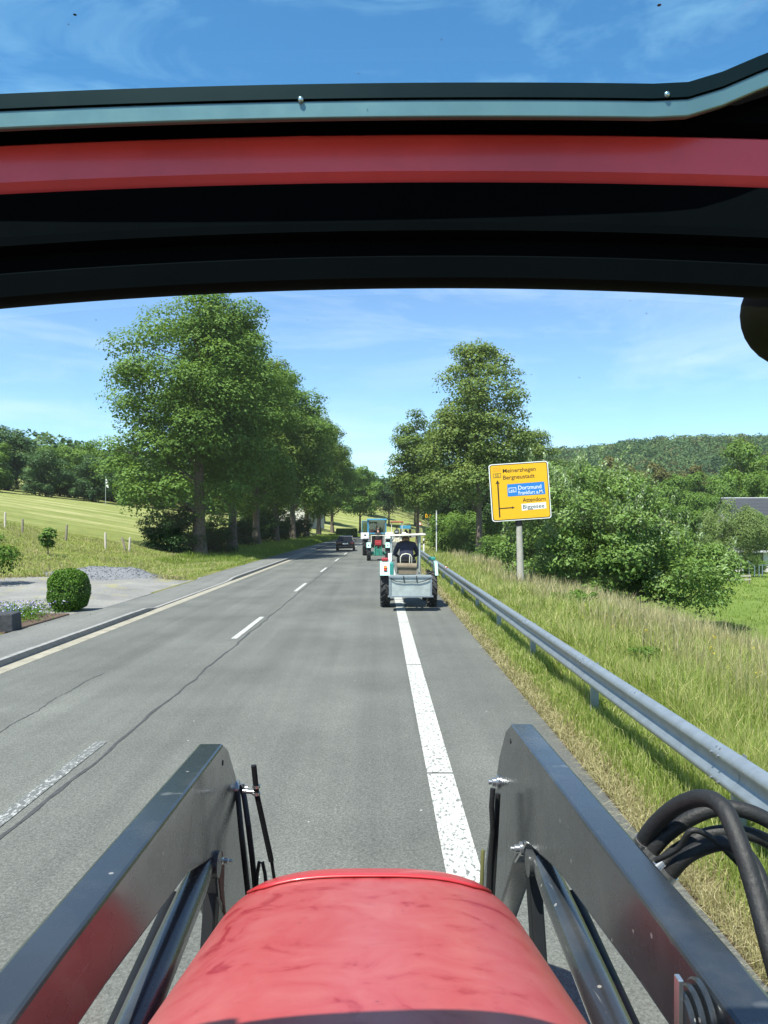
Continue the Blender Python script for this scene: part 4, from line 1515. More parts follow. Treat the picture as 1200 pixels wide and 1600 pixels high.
fl.sweep([[(0.02, 0, zt - .1), (.25, .03, zt - .7), (.36, -.02, zt - 1.4), (.5, .02, zt - 1.9), (.30, 0, zt - 1.9), (.02, 0, zt - 1.5)], [(0.02, .015, zt - .1), (.25, .045, zt - .7), (.36, -.005, zt - 1.4), (.5, .035, zt - 1.9), (.30, .015, zt - 1.9), (.02, .015, zt - 1.5)]])
fl.build('pennant', M['white'], root)

# ------------------------------------------------------------------ buildings


def house(name, loc_, rz, w, d, h, rh, wall, roof, label, wins=(), chim=True, over=.35):
    root = empty(name, loc_, rz, label, 'house')
    hw, hd_ = w / 2, d / 2
    mb = MB()
    # walls: pentagonal gable prism, ridge along x
    mb.prism([(-hd_, -.5), (hd_, -.5), (hd_, h), (0, h + rh), (-hd_, h)], lambda a, b_, tt: (tt, a, b_), -hw, hw)
    mb.build('wall', wall, root)
    sl_ = rh / hd_
    rm = MB()
    th_ = .14
    oh = over
    e = hd_ + oh
    ze = h - oh * sl_
    rm.prism([(-e, ze + .02), (0, h + rh + .02), (e, ze + .02), (e, ze + th_), (0, h + rh + th_ + .02), (-e, ze + th_)], lambda a, b_, tt: (tt, a, b_), -hw - oh, hw + oh)
    ro = rm.build('roof', roof, root)
    # tile courses as thin proud strips
    L_ = math.hypot(e, h + rh - ze)
    nt_ = int(L_ / .34)
    for sgn in (-1,):
        cm = MB()
        for i in range(nt_):
            f0 = (i + .5) / nt_
            yv = sgn * e * (1 - f0)
            zv = ze + (h + rh - ze) * f0 + th_ + .025
            cm.box((0, yv, zv), (w + 2 * oh, .30, .03), Matrix.Rotation(math.atan(sl_) * -sgn * 0.92, 3, 'X'))
        cm.build('tile_courses', roof, ro)
    MB().tube([(-hw - oh, 0, h + rh + th_ + .03), (hw + oh, 0, h + rh + th_ + .03)], .09, 8).build('ridge', M['greyplaster'], ro)
    if chim:
        MB().box((w * .2, .4, h + rh + .35), (.5, .5, 1.1)).build('chimney', M['greyplaster'], ro, bevel=.02)
    for x, z, ww2, hh2 in wins:
        f = MB().box((x, -hd_ - .02, z), (ww2 + .14, .06, hh2 + .14)).build('window', M['white'], root)
        MB().box((x, -hd_ - .06, z), (ww2, .03, hh2)).build('pane', M['winglass'], f)
    return root


Yh = 96
pr = at(1131, 779, Yh)
zg = gz(pr.x + 6, Yh)
house('tiled_house', (pr.x + 6.3, Yh, zg), R(-6), 12, 8, pr.z - zg - 2.4, 2.3, M['plaster'], M['rooftile'], 'house with dark tiled roof behind the feathery willow',
      [(-3.5, 3.4, 1.2, 1.2), (0, 3.4, 1.2, 1.2), (3.5, 3.4, 1.2, 1.2), (-3.5, 1.0, 1.2, 1.3), (0, 1.0, 1.2, 1.3)])
p = at(489, 812, 158)
house('roadside_house', (p.x - 3.6, 172, gz(p.x - 3.6, 172)), R(72), 9, 7, 3.2, 2.4, M['plaster'], M['rooftile'], 'pale house glimpsed behind the roadside maple trunks', [(-2, 1.6, 1.1, 1.2), (1.2, 1.6, 1.1, 1.2)])
p = at(867, 776, 210)
house('field_hut', (p.x, 210, p.z - 1.5), R(10), 4.5, 4, 1.8, 1.2, M['greyplaster'], M['rooftile'], 'small dark-roofed hut beside the road sign on the far slope', [(0, .9, .8, .8)], chim=False)
Ys = 78
p0 = at(1140, 892, Ys)
zs = gz(p0.x + 3, Ys)
root = empty('garden_shed', (p0.x, Ys, zs), 0, 'white garden shed with flat roof and open front at the meadow edge', 'shed')
MB().box((.45, 0, .95), (.75, 2.5, 1.9)).box((3.9, 0, .95), (2.2, 2.5, 1.9)).box((1.8, 1.15, .95), (2.0, .15, 1.9)).build('wall', M['plaster'], root)
MB().box((2.3, -.1, 1.98), (6.2, 3.2, .14)).build('roof', M['greyplaster'], root, bevel=.02)
MB().box((1.8, .2, .45), (1.5, .5, .08)).box((1.8, .42, .8), (1.5, .07, .45)).box((1.2, .2, .2), (.08, .45, .45)).box((2.4, .2, .2), (.08, .45, .45)).build('bench', M['roofred'], root)
Yf = 64
pa = at(1104, 900, Yf)
zf_ = gz(pa.x + 1.5, Yf)
root = empty('rail_fence', (pa.x, Yf, zf_), 0, 'low grey wooden rail fence along the far edge of the meadow', 'fence')
for zz in (.28, .58):
    MB().box((1.6, 0, zz), (4.2, .05, .13)).build('rail', M['woodpale'], root, bevel=.008)
for xx in (-.4, 1.0, 2.4, 3.6):
    MB().box((xx, .06, .33), (.1, .09, .8)).build('post', M['wood'], root, bevel=.008)
Yw = 70
pa = at(1161, 899, Yw)
root = empty('white_railing', (pa.x, Yw, gz(pa.x, Yw)), 0, 'white stair railing leading up beside the garden shed', 'railing')
for xx, hh in ((0, .95), (.55, 1.35), (1.05, .95), (1.45, 1.0), (1.75, 1.05)):
    MB().box((xx, 0, hh / 2), (.07, .07, hh)).build('post', M['white'], root)
for q0, q1 in (((0, 0, .95), (.4, 0, 1.4)), ((.4, 0, 1.4), (1.05, 0, .9)), ((1.45, 0, 1.0), (3.0, 0, 1.05))):
    MB().tube([q0, q1], .035, 8).build('handrail', M['white'], root)

# ------------------------------------------------------------------ people


def person(name, loc_, rz, label, lean=0.25, top='navy', s=1.0, hair='hair', headlean=0.0):
    root = empty(name, loc_, rz, label, 'person')
    root.scale = (s, s, s)
    rt = Matrix.Translation((0, 0, .12)) @ Matrix.Rotation(-lean, 4, 'X') @ Matrix.Translation((0, 0, -.12))
    V, E, Rr_ = [], [], []

    def add(p_, r_, par=None, up=False):
        p_ = Vector(p_)
        if up: p_ = rt @ p_
        V.append(p_)
        Rr_.append(r_ if isinstance(r_, tuple) else (r_, r_))
        if par is not None: E.append((par, len(V) - 1))
        return len(V) - 1
    pel = add((0, 0, .12), (.18, .14))
    sp = add((0, -.03, .30), (.165, .125), pel, True)
    ch = add((0, -.01, .48), (.185, .13), sp, True)
    nb_ = add((0, .03, .62), (.085, .08), ch, True)
    ne = add((0, .06, .69), (.06, .06), nb_, True)
    hd1 = add((0, .085 + headlean * .3, .78 - headlean * .05), (.088, .10), ne, True)
    hd2 = add((0, .09 + headlean * .6, .88 - headlean * .15), (.078, .092), hd1, True)
    for sg in (-1, 1):
        sh = add((sg * .19, 0, .54), (.082, .08), ch, True)
        el = add((sg * .29, .14, .31), (.058, .058), sh, True)
        wr = add((sg * .19, .42, .36), (.036, .036), el, True)
        ha = add((sg * .175, .49, .37), (.04, .022), wr, True)
        for q, ln in ((-.03, .06), (-.01, .075), (.012, .07), (.033, .055)):
            f1 = add((sg * .175 + q, .49 + ln * .7, .385), .0095, ha, True)
            add((sg * .175 + q, .49 + ln, .345), .0085, f1, True)
        th1 = add((sg * (.175 - .05), .485, .365), .011, ha, True)
        add((sg * (.175 - .065), .51, .34), .0095, th1, True)
        hp = add((sg * .10, .06, .08), (.10, .10), pel)
        kn = add((sg * .17, .46, .10), (.07, .07), hp)
        an = add((sg * .17, .50, -.30), (.046, .046), kn)
        add((sg * .18, .66, -.36), (.045, .03), an)
    me = bpy.data.meshes.new('body')
    me.from_pydata([tuple(v_) for v_ in V], E, [])
    ob = bpy.data.objects.new('tmp', me)
    COL.objects.link(ob)
    sk = ob.modifiers.new('s', 'SKIN')
    for i, d in enumerate(me.skin_vertices[0].data):
        d.radius = Rr_[i]
        d.use_root = i == 0
    sk.use_smooth_shade = True
    sb = ob.modifiers.new('u', 'SUBSURF')
    sb.levels = 1
    dg = bpy.context.evaluated_depsgraph_get()
    bm_ = bpy.data.meshes.new_from_object(ob.evaluated_get(dg))
    bpy.data.objects.remove(ob)
    inv = rt.inverted()
    bm_.materials.clear()
    for k_ in (top, 'trouser', 'skin'): bm_.materials.append(M[k_])
    for f in bm_.polygons:
        c_ = inv @ f.center
        f.material_index = 2 if (c_.z > .665 and abs(c_.x) < .12) or (c_.y > .43 and c_.z > .25 and abs(c_.x) < .26) else (1 if f.center.z < .17 else 0)
        f.use_smooth = True
    bm_.name = 'body'
    body = link('body', bm_, root)
    hp_ = rt @ Vector((0, .085 + headlean * .5, .87 - headlean * .1))
    hm = MB()
    hm.lathe([(.088, -.03), (.098, .02), (.094, .06), (.075, .10), (.035, .122), (.005, .126)], Matrix.Translation(hp_ + Vector((0, -.012, 0))) @ Matrix.Rotation(-lean, 4, 'X'), 16)
    hm.build('hair', M[hair], root, smooth=60)
    fm = MB()
    nose = rt @ Vector((0, .19 + headlean * .4, .80))
    fm.prism([(-.014, -.02), (.014, -.02), (0, .03)], lambda a, b_, tt: nose + Vector((a * (1 - tt * 8), tt, b_)), -.03, .03)
    for sg in (-1, 1):
        ear = rt @ Vector((sg * .092, .085 + headlean * .4, .81))
        fm.lathe([(.004, -.008), (.024, -.006), (.026, .004), (.01, .008)], Matrix.Translation(ear) @ Matrix.Rotation(R(90), 4, 'Y'), 8)
    fm.build('face', M['skin'], root, smooth=60)
    return root


# ------------------------------------------------------------------ tractors
AXM = Matrix.Rotation(R(90), 4, 'Y')


def wheel(parent, c, r, w, rim, lugs=16, name='wheel', tm='tyre'):
    mb = MB()
    T = Matrix.Translation(c) @ AXM
    h = w / 2
    ri = r * .58
    mb.lathe([(ri, -h * .8), (ri * 1.15, -h * .98), (r * .82, -h), (r * .90, -h * .86), (r * .925, -h * .4), (r * .93, 0), (r * .925, h * .4), (r * .90, h * .86), (r * .82, h), (ri * 1.15, h * .98), (ri, h * .8)], T, 32, closed=True)
    for k_ in range(lugs):
        for sg in (-1, 1):
            a = 2 * math.pi * (k_ + (.5 if sg > 0 else 0)) / lugs
            er = Vector((0, math.cos(a), math.sin(a)))
            et = Vector((0, -math.sin(a), math.cos(a)))
            ex = Vector((1, 0, 0))
            ax_ = (ex * sg * .74 + et * .67).normalized()
            ay = er.cross(ax_).normalized()
            rot = Matrix((ax_, ay, er)).transposed()
            mb.box(Vector(c) + er * (r * .955) + ex * sg * w * .24, (w * .62, r * .085, r * .09), rot)
    wo_ = mb.build(name, M[tm], parent, smooth=35)
    rm = MB()
    rm.lathe([(ri * 1.02, -h * .75), (ri * .92, -h * .70), (ri * .85, -h * .2), (ri * .4, -h * .1), (ri * .32, -h * .45), (.01, -h * .45)], T, 24)
    rm.lathe([(ri * 1.02, h * .75), (ri * .92, h * .70), (ri * .85, h * .2), (ri * .4, h * .1), (ri * .32, h * .45), (.01, h * .45)], T, 24)
    rm.build('rim', rim, wo_, smooth=40)
    return wo_


def fender(parent, xc, w, prof, mat, thick=.025):
    """open shell folded along a side profile of (y,z) points"""
    mb = MB()
    n_ = len(prof)
    cy_, cz_ = prof[0][0] * .5 + prof[-1][0] * .5, .6
    inn = []
    for (a, b_) in prof:
        d = Vector((cy_ - a, cz_ - b_)).normalized() * thick
        inn.append((a + d.x, b_ + d.y))
    mb.prism(prof + inn[::-1], lambda a, b_, tt: (tt, a, b_), xc - w / 2, xc + w / 2)
    return mb.build('fender', mat, parent, bevel=.012)


def tractor(name, loc_, rz, label, body, hoodm, fend, rim, track=1.42, rw=.60, ww=.30, wb=2.0, fr=.36, fw=.18, fz=(.985, 1.38), lamps=True, seat='blk', lugs=16, narrow=False):
    root = empty(name, loc_, rz, label, 'tractor')
    for sg in (-1, 1):
        wheel(root, (sg * track / 2, 0, rw), rw, ww, rim, lugs)
        wheel(root, (sg * track / 2 * .92, wb, fr), fr, fw, rim, 14)
    tb = MB()
    tb.box((0, .15, rw + .06), (.46, .9, .5)).box((0, 1.1, rw + .08), (.36, 1.3, .42))
    tb.tube([(-track / 2, 0, rw), (track / 2, 0, rw)], .10, 12)
    tb.tube([(-track / 2 * .92, wb, fr), (0, wb, fr + .14), (track / 2 * .92, wb, fr)], .05, 8)
    tb.build('chassis', body, root, bevel=.03)
    hp_ = MB()
    sec = []
    for yv, hw, zt_ in ((.75, .27, rw + .62), (1.2, .27, rw + .60), (wb + .15, .25, rw + .52), (wb + .33, .22, rw + .44)):
        sec.append([(-hw, yv, rw + .1), (-hw, yv, zt_ - .12), (-hw * .8, yv, zt_ - .03), (0, yv, zt_), (hw * .8, yv, zt_ - .03), (hw, yv, zt_ - .12), (hw, yv, rw + .1)])
    hp_.sweep(sec)
    ho = hp_.build('hood', hoodm, root, smooth=35)
    MB().box((0, wb + .35, rw + .25), (.36, .04, .36)).build('grille', M['blk'], ho)
    MB().tube([(.18, 1.3, rw + .5), (.18, 1.3, rw + 1.05)], .03, 8).build('exhaust', M['rust'], root)
    f1 = fz[1]
    prof = [(-rw - .06, fz[0]), (-rw * .55, f1 - .03), (-rw * .35, f1), (rw * .45, f1), (rw * .85, f1 - .18), (rw + .02, f1 - .55)]
    for sg in (-1, 1):
        fo = fender(root, sg * track / 2, ww + .02, prof, fend) if not (narrow and sg > 0) else fender(root, track / 2 + ww / 2 - .03, .09, prof, fend)
        # inner side plate
        sp_ = MB()
        sp_.prism(prof + [(.1, rw)], lambda a, b_, tt: (tt, a, b_), sg * (track / 2 - ww / 2) - .03 * sg, sg * (track / 2 - ww / 2) - .012 * sg) if not (narrow and sg > 0) else sp_.box((track / 2 + ww / 2 - .05, 0, fz[1] - .12), (.02, .6, .2))
        sp_.build('fender_side', hoodm, fo)
        if lamps and not (narrow and sg > 0):
            a, b_ = (prof[0][0] + prof[1][0]) / 2, (prof[0][1] + prof[1][1]) / 2
            rot = Matrix.Rotation(-math.atan2(prof[1][0] - prof[0][0], prof[1][1] - prof[0][1]), 3, 'X')
            lm = MB().box((sg * track / 2, a - .03, b_ + .02), (.10, .05, .18), rot).build('tail_lamp', M['lamp_red'], fo, bevel=.012)
            MB().box((sg * track / 2, a - .062, b_ + .055), (.075, .012, .06), rot).build('indicator', M['lamp_orange'], lm)
    st_ = MB()
    st_.box((0, -.02, rw + .52), (.46, .42, .10)).box((0, -.24, rw + .72), (.46, .09, .36), Matrix.Rotation(.15, 3, 'X')).box((0, 0, rw + .40), (.12, .12, .2))
    st_.build('seat', M[seat], root, bevel=.03)
    sw = MB()
    T = Matrix.Translation((0, .52, rw + .82)) @ Matrix.Rotation(.5, 4, 'X')
    sw.lathe([(.185 + .014 * math.cos(a), .014 * math.sin(a)) for a in np.linspace(0, 2 * math.pi, 9)[:-1]], T, 24, closed=True)
    sw.tube([(0, .85, rw + .45), T @ Vector((0, 0, 0))], .02, 8)
    for k_ in range(3):
        an = 2 * math.pi * k_ / 3
        sw.tube([T @ Vector((0, 0, 0)), T @ Vector((.18 * math.cos(an), .18 * math.sin(an), 0))], .009, 6)
    sw.build('steering_wheel', M['blk'], root, smooth=50)
    # three point linkage
    li = MB()
    for sg in (-1, 1):
        li.tube([(sg * .2, -.2, rw - .15), (sg * .36, -.85, rw - .12)], .03, 8)
        li.tube([(sg * .28, -.55, rw - .13), (sg * .24, -.35, rw + .35)], .02, 8)
        li.tube([(sg * .24, -.35, rw + .35), (sg * .15, -.1, rw + .30)], .03, 8)
    li.tube([(0, -.2, rw + .22), (0, -.8, rw + .26)], .025, 8)
    li.build('linkage', body, root, smooth=50)
    return root


# nearest: teal tractor with sheet-metal transport box
TY = 23.6
TX = 0.90
tt_ = tractor('transport_box_tractor', (TX, TY, 0.0), R(0.5), 'teal vintage tractor with grey transport box, straddling the white edge line', M['teal'], M['teal'], M['mint'], M['white'], rw=.545, narrow=True)
# transport box on the linkage
bx = MB()
y0, y1, z0, z1, hw = -1.45, -.85, .42, 1.02, .61
bx.box((0, y0, (z0 + z1) / 2), (2 * hw, .025, z1 - z0))
bx.box((0, y1, (z0 + z1) / 2), (2 * hw, .025, z1 - z0))
for sg in (-1, 1): bx.box((sg * (hw - .0125), (y0 + y1) / 2, (z0 + z1) / 2), (.025, y1 - y0 - .026, z1 - z0))
bx.box((0, (y0 + y1) / 2, z0 + .012), (2 * hw - .055, y1 - y0 - .03, .02))
bo_ = bx.build('transport_box', M['boxgrey'], tt_, bevel=.004)
rb = MB()
rb.box((0, y0 - .022, z1 - .02), (2 * hw + .04, .04, .05)).box((0, y0 - .022, z0 + .02), (2 * hw + .09, .04, .05))
for sg in (-1, 1): rb.box((sg * (hw - .02), y0 - .024, (z0 + z1) / 2), (.05, .035, z1 - z0 - .09))
rb.build('frame', M['galv'], bo_, bevel=.005)
rp_ = MB()
rp_.tube([(-.60, y0 - .05, z1 - .04), (-.45, y0 - .045, z1 - .14), (-.2, y0 - .045, z1 - .17), (0, y0 - .045, z1 - .16), (.25, y0 - .045, z1 - .17), (.45, y0 - .045, z1 - .12), (.60, y0 - .05, z1 - .03)], .012, 6)
for xx in (-.2, .17): rp_.tube([(xx, y0 - .05, z1 + .01), (xx + .01, y0 - .05, z1 - .18)], .013, 6)
rp_.build('rope', M['blk'], bo_, smooth=50)
# canopy frame
cf = MB()
cf.tube([(-.52, -.05, 1.0), (-.52, -.05, 2.14)], .035, 10).tube([(.34, -.05, 1.0), (.36, -.05, 2.17)], .03, 10)
cf.tube([(-.50, .95, 1.1), (-.50, .95, 2.14)], .03, 10).tube([(.36, .95, 1.1), (.36, .95, 2.17)], .03, 10)
cf.build('canopy_posts', M['boxgrey'], tt_, smooth=50)
cn = MB().box((-.08, .45, 2.18), (1.22, 1.25, .05), Matrix.Rotation(-.035, 3, 'Y')).build('canopy', M['cream'], tt_, bevel=.02)
pp = MB().box((-.56, -.05, 1.50), (.12, .10, .26)).build('post_sleeve', M['white'], tt_, bevel=.012)
MB().box((-.72, -.12, 1.44), (.20, .22, .11)).build('fender_cushion', M['redpaint'], tt_, bevel=.03)
MB().box((-.52, -.35, 1.16), (.12, .5, .40)).build('tool_box', M['teal'], tt_, bevel=.02)
ch_ = MB()
for sg in (-1, 1):
    ch_.tube([(sg * .17 - .08, -.36, 1.34), (sg * .17 - .08, -.40, 1.52), (sg * .12 - .08, -.41, 1.60), (-.08, -.41, 1.63)], .016, 8)
ch_.tube([(.02, -.41, 1.35), (.03, -.42, 1.58)], .014, 8)
ch_.build('seat_frame', M['cream'], tt_, smooth=50)
MB().box((.80, 1.0, 1.42), (.22, .3, .10)).build('front_lamp_box', M['teal'], tt_, bevel=.02)
MB().tube([(.62, -.50, 1.12), (.50, -.52, 1.16)], .02, 8).build('lever', M['blk'], tt_)
cv = MB()
cv.tube([(-.32, -.62, 1.26), (-.30, -.62, 1.26), (.28, -.62, 1.25), (.30, -.62, 1.25)], [.05, .10, .10, .05], 12)
cv.box((0, -.60, 1.13), (.54, .16, .20))
cvo = cv.build('canvas_roll', M['tan'], None, smooth=50)
cvo.location = (TX - .05, TY, 0)
tag(cvo, 'rolled tan canvas lying behind the driver of the transport-box tractor', 'canvas')
dv = person('person', (TX - .05, TY + .02, 1.36), R(0.5), 'driver in navy jacket hunched on the transport-box tractor', .5, 'navy', 1.08, headlean=.35)
dv.scale = (1.25, 1.1, 1.08)
MB().box((-.05, .0, 1.36), (.44, .40, .14)).build('seat_cushion', M['blk'], tt_, bevel=.04)

# small green tractor with red seat
GY_ = 53.7
gt = tractor('small_tractor', (-0.05, GY_, 0), R(.5), 'small green tractor with pale fenders and red seat, ahead of the transport-box tractor', M['green'], M['green'], M['mint'], M['green'], track=1.32, rw=.54, ww=.27, wb=1.75, fr=.33, fz=(.92, 1.27), lamps=False, seat='redpaint')
for sg in (-1, 1):
    MB().box((sg * .66, -.50, 1.09), (.07, .03, .09)).build('tail_lamp', M['signblack'], gt, bevel=.005)
MB().tube([(-.47, -.1, 1.1), (-.47, -.1, 1.75)], .025, 8).tube([(.47, -.1, 1.1), (.47, -.1, 1.75)], .025, 8).tube([(-.47, -.1, 1.75), (.47, -.1, 1.75)], .025, 8).build('rail_frame', M['cream'], gt, smooth=50)
MB().box((0, -.36, 1.20), (.46, .1, .26)).build('seat_back', M['redpaint'], gt, bevel=.04)
person('person', (-.05, GY_ - .05, 1.30), R(.5), 'driver in dark clothes on the small green tractor with red seat', .12, 'trouser', 1.02)

# large tractor with blue cab and white fenders
BY = 63.0
bt = tractor('cab_tractor', (-.15, BY, 0), R(.5), 'large tractor with blue cab, white fenders and its door swung open', M['blk'], M['blue'], M['white'], M['white'], track=1.95, rw=.80, ww=.42, wb=2.5, fr=.52, fw=.3, fz=(1.42, 1.86), lamps=False)
for sg in (-1, 1):
    MB().box((sg * .97, -.74, 1.66), (.14, .04, .10)).build('tail_lamp', M['signblack'], bt, bevel=.005)
    MB().box((sg * .99, -.70, 1.60), (.66, .04, .54)).build('fender_panel', M['white'], bt, bevel=.02)
cb = MB()
for x_, y_ in ((-.72, -.35), (.72, -.35), (-.68, .85), (.68, .85)):
    cb.box((x_, y_, 2.25), (.08, .08, 1.25))
cb.box((0, -.35, 1.80), (1.4, .07, .10))
cab = cb.build('cab_frame', M['blue'], bt, bevel=.01)
MB().box((0, .25, 2.92), (1.66, 1.5, .15)).build('roof', M['blue'], cab, bevel=.05)
MB().box((0, -.36, 2.33), (1.34, .02, .95)).build('rear_window', M['cabglass'], cab)
MB().box((0, .86, 2.33), (1.26, .02, 1.0)).build('front_window', M['cabglass'], cab)
MB().box((.72, .25, 2.33), (.02, 1.1, 1.0)).build('side_window', M['cabglass'], cab)
dr_ = MB()
for q0, q1 in (((-.78, -.3, 1.8), (-1.22, -.55, 1.8)), ((-.78, -.3, 2.8), (-1.22, -.55, 2.8)), ((-1.22, -.55, 1.8), (-1.22, -.55, 2.8)), ((-.78, -.3, 1.8), (-.78, -.3, 2.8))): dr_.tube([q0, q1], .03, 8)
do_ = dr_.build('open_door', M['blue'], cab, smooth=50)
dg_ = MB()
dg_.prism([(-.78, -.3), (-1.22, -.55), (-1.21, -.565), (-.77, -.315)], lambda a, b_, tt: (a, b_, tt), 1.82, 2.78)
dg_.build('pane', M['cabglass'], do_)
MB().box((0, -.55, 1.25), (.9, .08, .9)).box((0, -.62, .95), (.5, .1, .35)).build('rear_panel', M['blk'], bt, bevel=.02)
person('person', (-.15, BY + .05, 1.55), R(.5), 'driver seated behind the rear window of the blue cab', .05, 'boxgrey', 1.0)

# tractor with a red roof further on
RY = 88.0
rx_ = curve(-.9, RY)
rt_ = tractor('red_roof_tractor', (2.05, RY, 0), R(-1), 'pale tractor with small red roof beyond the blue cab', M['cream'], M['cream'], M['cream'], M['redpaint'], track=1.7, rw=.70, ww=.36, wb=2.2, fr=.45, fw=.25, fz=(1.25, 1.65))
pm_ = MB()
for x_ in (-.6, .6):
    for y_ in (-.3, .8): pm_.tube([(x_, y_, 1.2), (x_, y_, 2.75)], .04, 8)
pm_.build('roof_posts', M['white'], rt_, smooth=50)
MB().box((0, .25, 2.82), (1.5, 1.4, .16)).build('roof', M['redpaint'], rt_, bevel=.05)
person('person', (2.05, RY + .05, 1.34), R(-1), 'driver under the small red roof of the pale tractor', .1, 'greyplaster', 1.0)

# farthest tractor with teal box at the bend
FY = 150.0
fx = at(634, 835, FY).x
ft = tractor('far_tractor', (fx, FY, 0), R(-7), 'farthest dark tractor carrying a teal tailboard where the road bends', M['blk'], M['blk'], M['blk'], M['white'], track=1.7, rw=.70, ww=.36, wb=2.2, fr=.45, fw=.25, fz=(1.25, 1.65))
MB().box((0, -.9, 2.05), (2.1, .08, .62)).box((-1.0, -.3, 2.05), (.08, 1.2, .6)).box((1.0, -.3, 2.05), (.08, 1.2, .6)).build('tailboard', M['blue'], ft, bevel=.02)
fm_ = MB()
fm_.tube([(-.8, -.2, 1.4), (-.8, -.2, 2.75), (.8, -.2, 2.75), (.8, -.2, 1.4)], .05, 8)
fm_.build('roll_bar', M['blk'], ft, smooth=50)
MB().box((0, -.95, .72), (1.1, .06, .25)).build('bumper', M['white'], ft, bevel=.02)

# ------------------------------------------------------------------ overtaking black car
CY = 73.0
cr = empty('black_car', (at(539.5, 860, CY).x, CY + .1, 0), R(1.2), 'small black car overtaking the tractors in the other lane', 'car')
secs = []
for yv, hw, zb_, zt_ in ((0, .80, .42, .86), (.08, .86, .30, .93), (.5, .90, .24, .95), (1.6, .90, .22, .93), (2.8, .89, .22, .92), (3.5, .85, .26, .82), (3.8, .72, .34, .66)):
    secs.append([(-hw * .92, yv, zb_), (-hw, yv, zb_ + .14), (-hw, yv, zt_ - .14), (-hw * .94, yv, zt_ - .03), (-hw * .7, yv, zt_), (hw * .7, yv, zt_), (hw * .94, yv, zt_ - .03), (hw, yv, zt_ - .14), (hw, yv, zb_ + .14), (hw * .92, yv, zb_)])
cbm = MB()
cbm.sweep(secs)
cbo = cbm.build('body', M['carblack'], cr, smooth=40)
gh = MB()
gh.sweep([[(-.80, yv + (0), z_) if False else (sx_ * w_, yv, z_) for sx_ in (-1, 1)] for yv, w_, z_ in ((.28, .76, .92), (.62, .62, 1.36))], closed=False, cap=False)
gl_ = MB()
lo_ = [(-.78, .28, .92), (.78, .28, .92), (.78, 2.55, .92), (-.78, 2.55, .92)]
hi_ = [(-.62, .66, 1.37), (.62, .66, 1.37), (.62, 1.75, 1.39), (-.62, 1.75, 1.39)]
gl_.add(lo_ + hi_, [(3, 2, 1, 0), (4, 5, 6, 7), (0, 1, 5, 4), (1, 2, 6, 5), (2, 3, 7, 6), (3, 0, 4, 7)])
gl_.build('windows', M['winglass'], cr, bevel=.02)
rf = MB()
rf.sweep([[(-.60, .60, 1.36), (.60, .60, 1.36), (.60, .62, 1.39), (-.60, .62, 1.39)], [(-.63, .8, 1.38), (.63, .8, 1.38), (.60, .8, 1.44), (-.60, .8, 1.44)], [(-.63, 1.6, 1.38), (.63, 1.6, 1.38), (.60, 1.6, 1.45), (-.60, 1.6, 1.45)], [(-.61, 1.85, 1.37), (.61, 1.85, 1.37), (.60, 1.85, 1.39), (-.60, 1.85, 1.39)]])
rf.build('roof', M['carblack'], cr, smooth=40)
pl_ = MB()
for sg in (-1, 1):
    pl_.tube([(sg * .78, .27, .92), (sg * .62, .645, 1.375)], .035, 8)
    pl_.tube([(sg * .78, 2.55, .92), (sg * .62, 1.78, 1.385)], .03, 8)
    pl_.tube([(sg * .79, 1.3, .92), (sg * .635, 1.25, 1.385)], .03, 8)
pl_.build('pillars', M['carblack'], cr)
for sg in (-1, 1):
    MB().box((sg * .66, .0, .78), (.22, .10, .20)).build('tail_lamp', M['lamp_dark'], cr, bevel=.03)
    MB().box((sg * .98, 1.9, 1.0), (.18, .10, .13)).build('mirror', M['carblack'], cr, bevel=.03)
    for yv in (.62, 3.05):
        mbw = MB()
        Tm = Matrix.Translation((sg * .80, yv, .31)) @ AXM
        mbw.lathe([(.19, -.09), (.29, -.10), (.31, -.07), (.31, .07), (.29, .10), (.19, .09)], Tm, 24, closed=True)
        wv = mbw.build('wheel', M['tyre'], cr, smooth=40)
        MB().lathe([(.2, sg * .08), (.17, sg * .07), (.05, sg * .085), (.01, sg * .085)], Tm, 16).build('rim', M['steel'], wv, smooth=40)
MB().box((0, -.035, .70), (.52, .02, .12)).build('licence_plate', M['signwhite'], cr, bevel=.004)
MB().box((0, -.02, .42), (1.55, .14, .20)).build('bumper', M['carblack'], cr, bevel=.05)
MB().box((0, .0, .93), (.9, .06, .035)).build('spoiler', M['carblack'], cr, bevel=.01)

# ------------------------------------------------------------------ own tractor
YAW = R(0.4)
own = empty('own_tractor', (0, 0, 0), YAW, 'red tractor with faded hood and glazed cab, its black front loader ahead', 'tractor')
INV = Matrix.Rotation(-YAW, 4, 'Z')


def lp(px, py, Y):
    return INV @ at(px, py, Y)


def E_(x, y, z):
    return (x, y, EYE + z)


HX = -0.012
hood = MB()
rings = []
for yv in list(np.linspace(0.95, 2.2, 14)) + list(np.linspace(2.24, 2.72, 16)):
    tn = max(0, (yv - 2.16) / .56)
    zc_ = -.858 - .205 * (yv - 1.46) - .28 * tn ** 2.6
    w_ = .50 - .02 * (yv - 1.4) - .07 * tn ** 2.5
    hdrop = .40 - .12 * tn ** 2
    ring = [E_(HX - w_, yv, -1.85)]
    for a in np.linspace(math.pi, 0, 41):
        ca, sa = math.cos(a), math.sin(a)
        nx = 2 / 3.1
        ring.append(E_(HX + w_ * math.copysign(abs(ca) ** nx, ca), yv, zc_ - hdrop + hdrop * abs(sa) ** nx))
    ring.append(E_(HX + w_, yv, -1.85))
    rings.append(ring)
hood.sweep(rings)
ho = hood.build('hood', M['hood'], own, smooth=50)
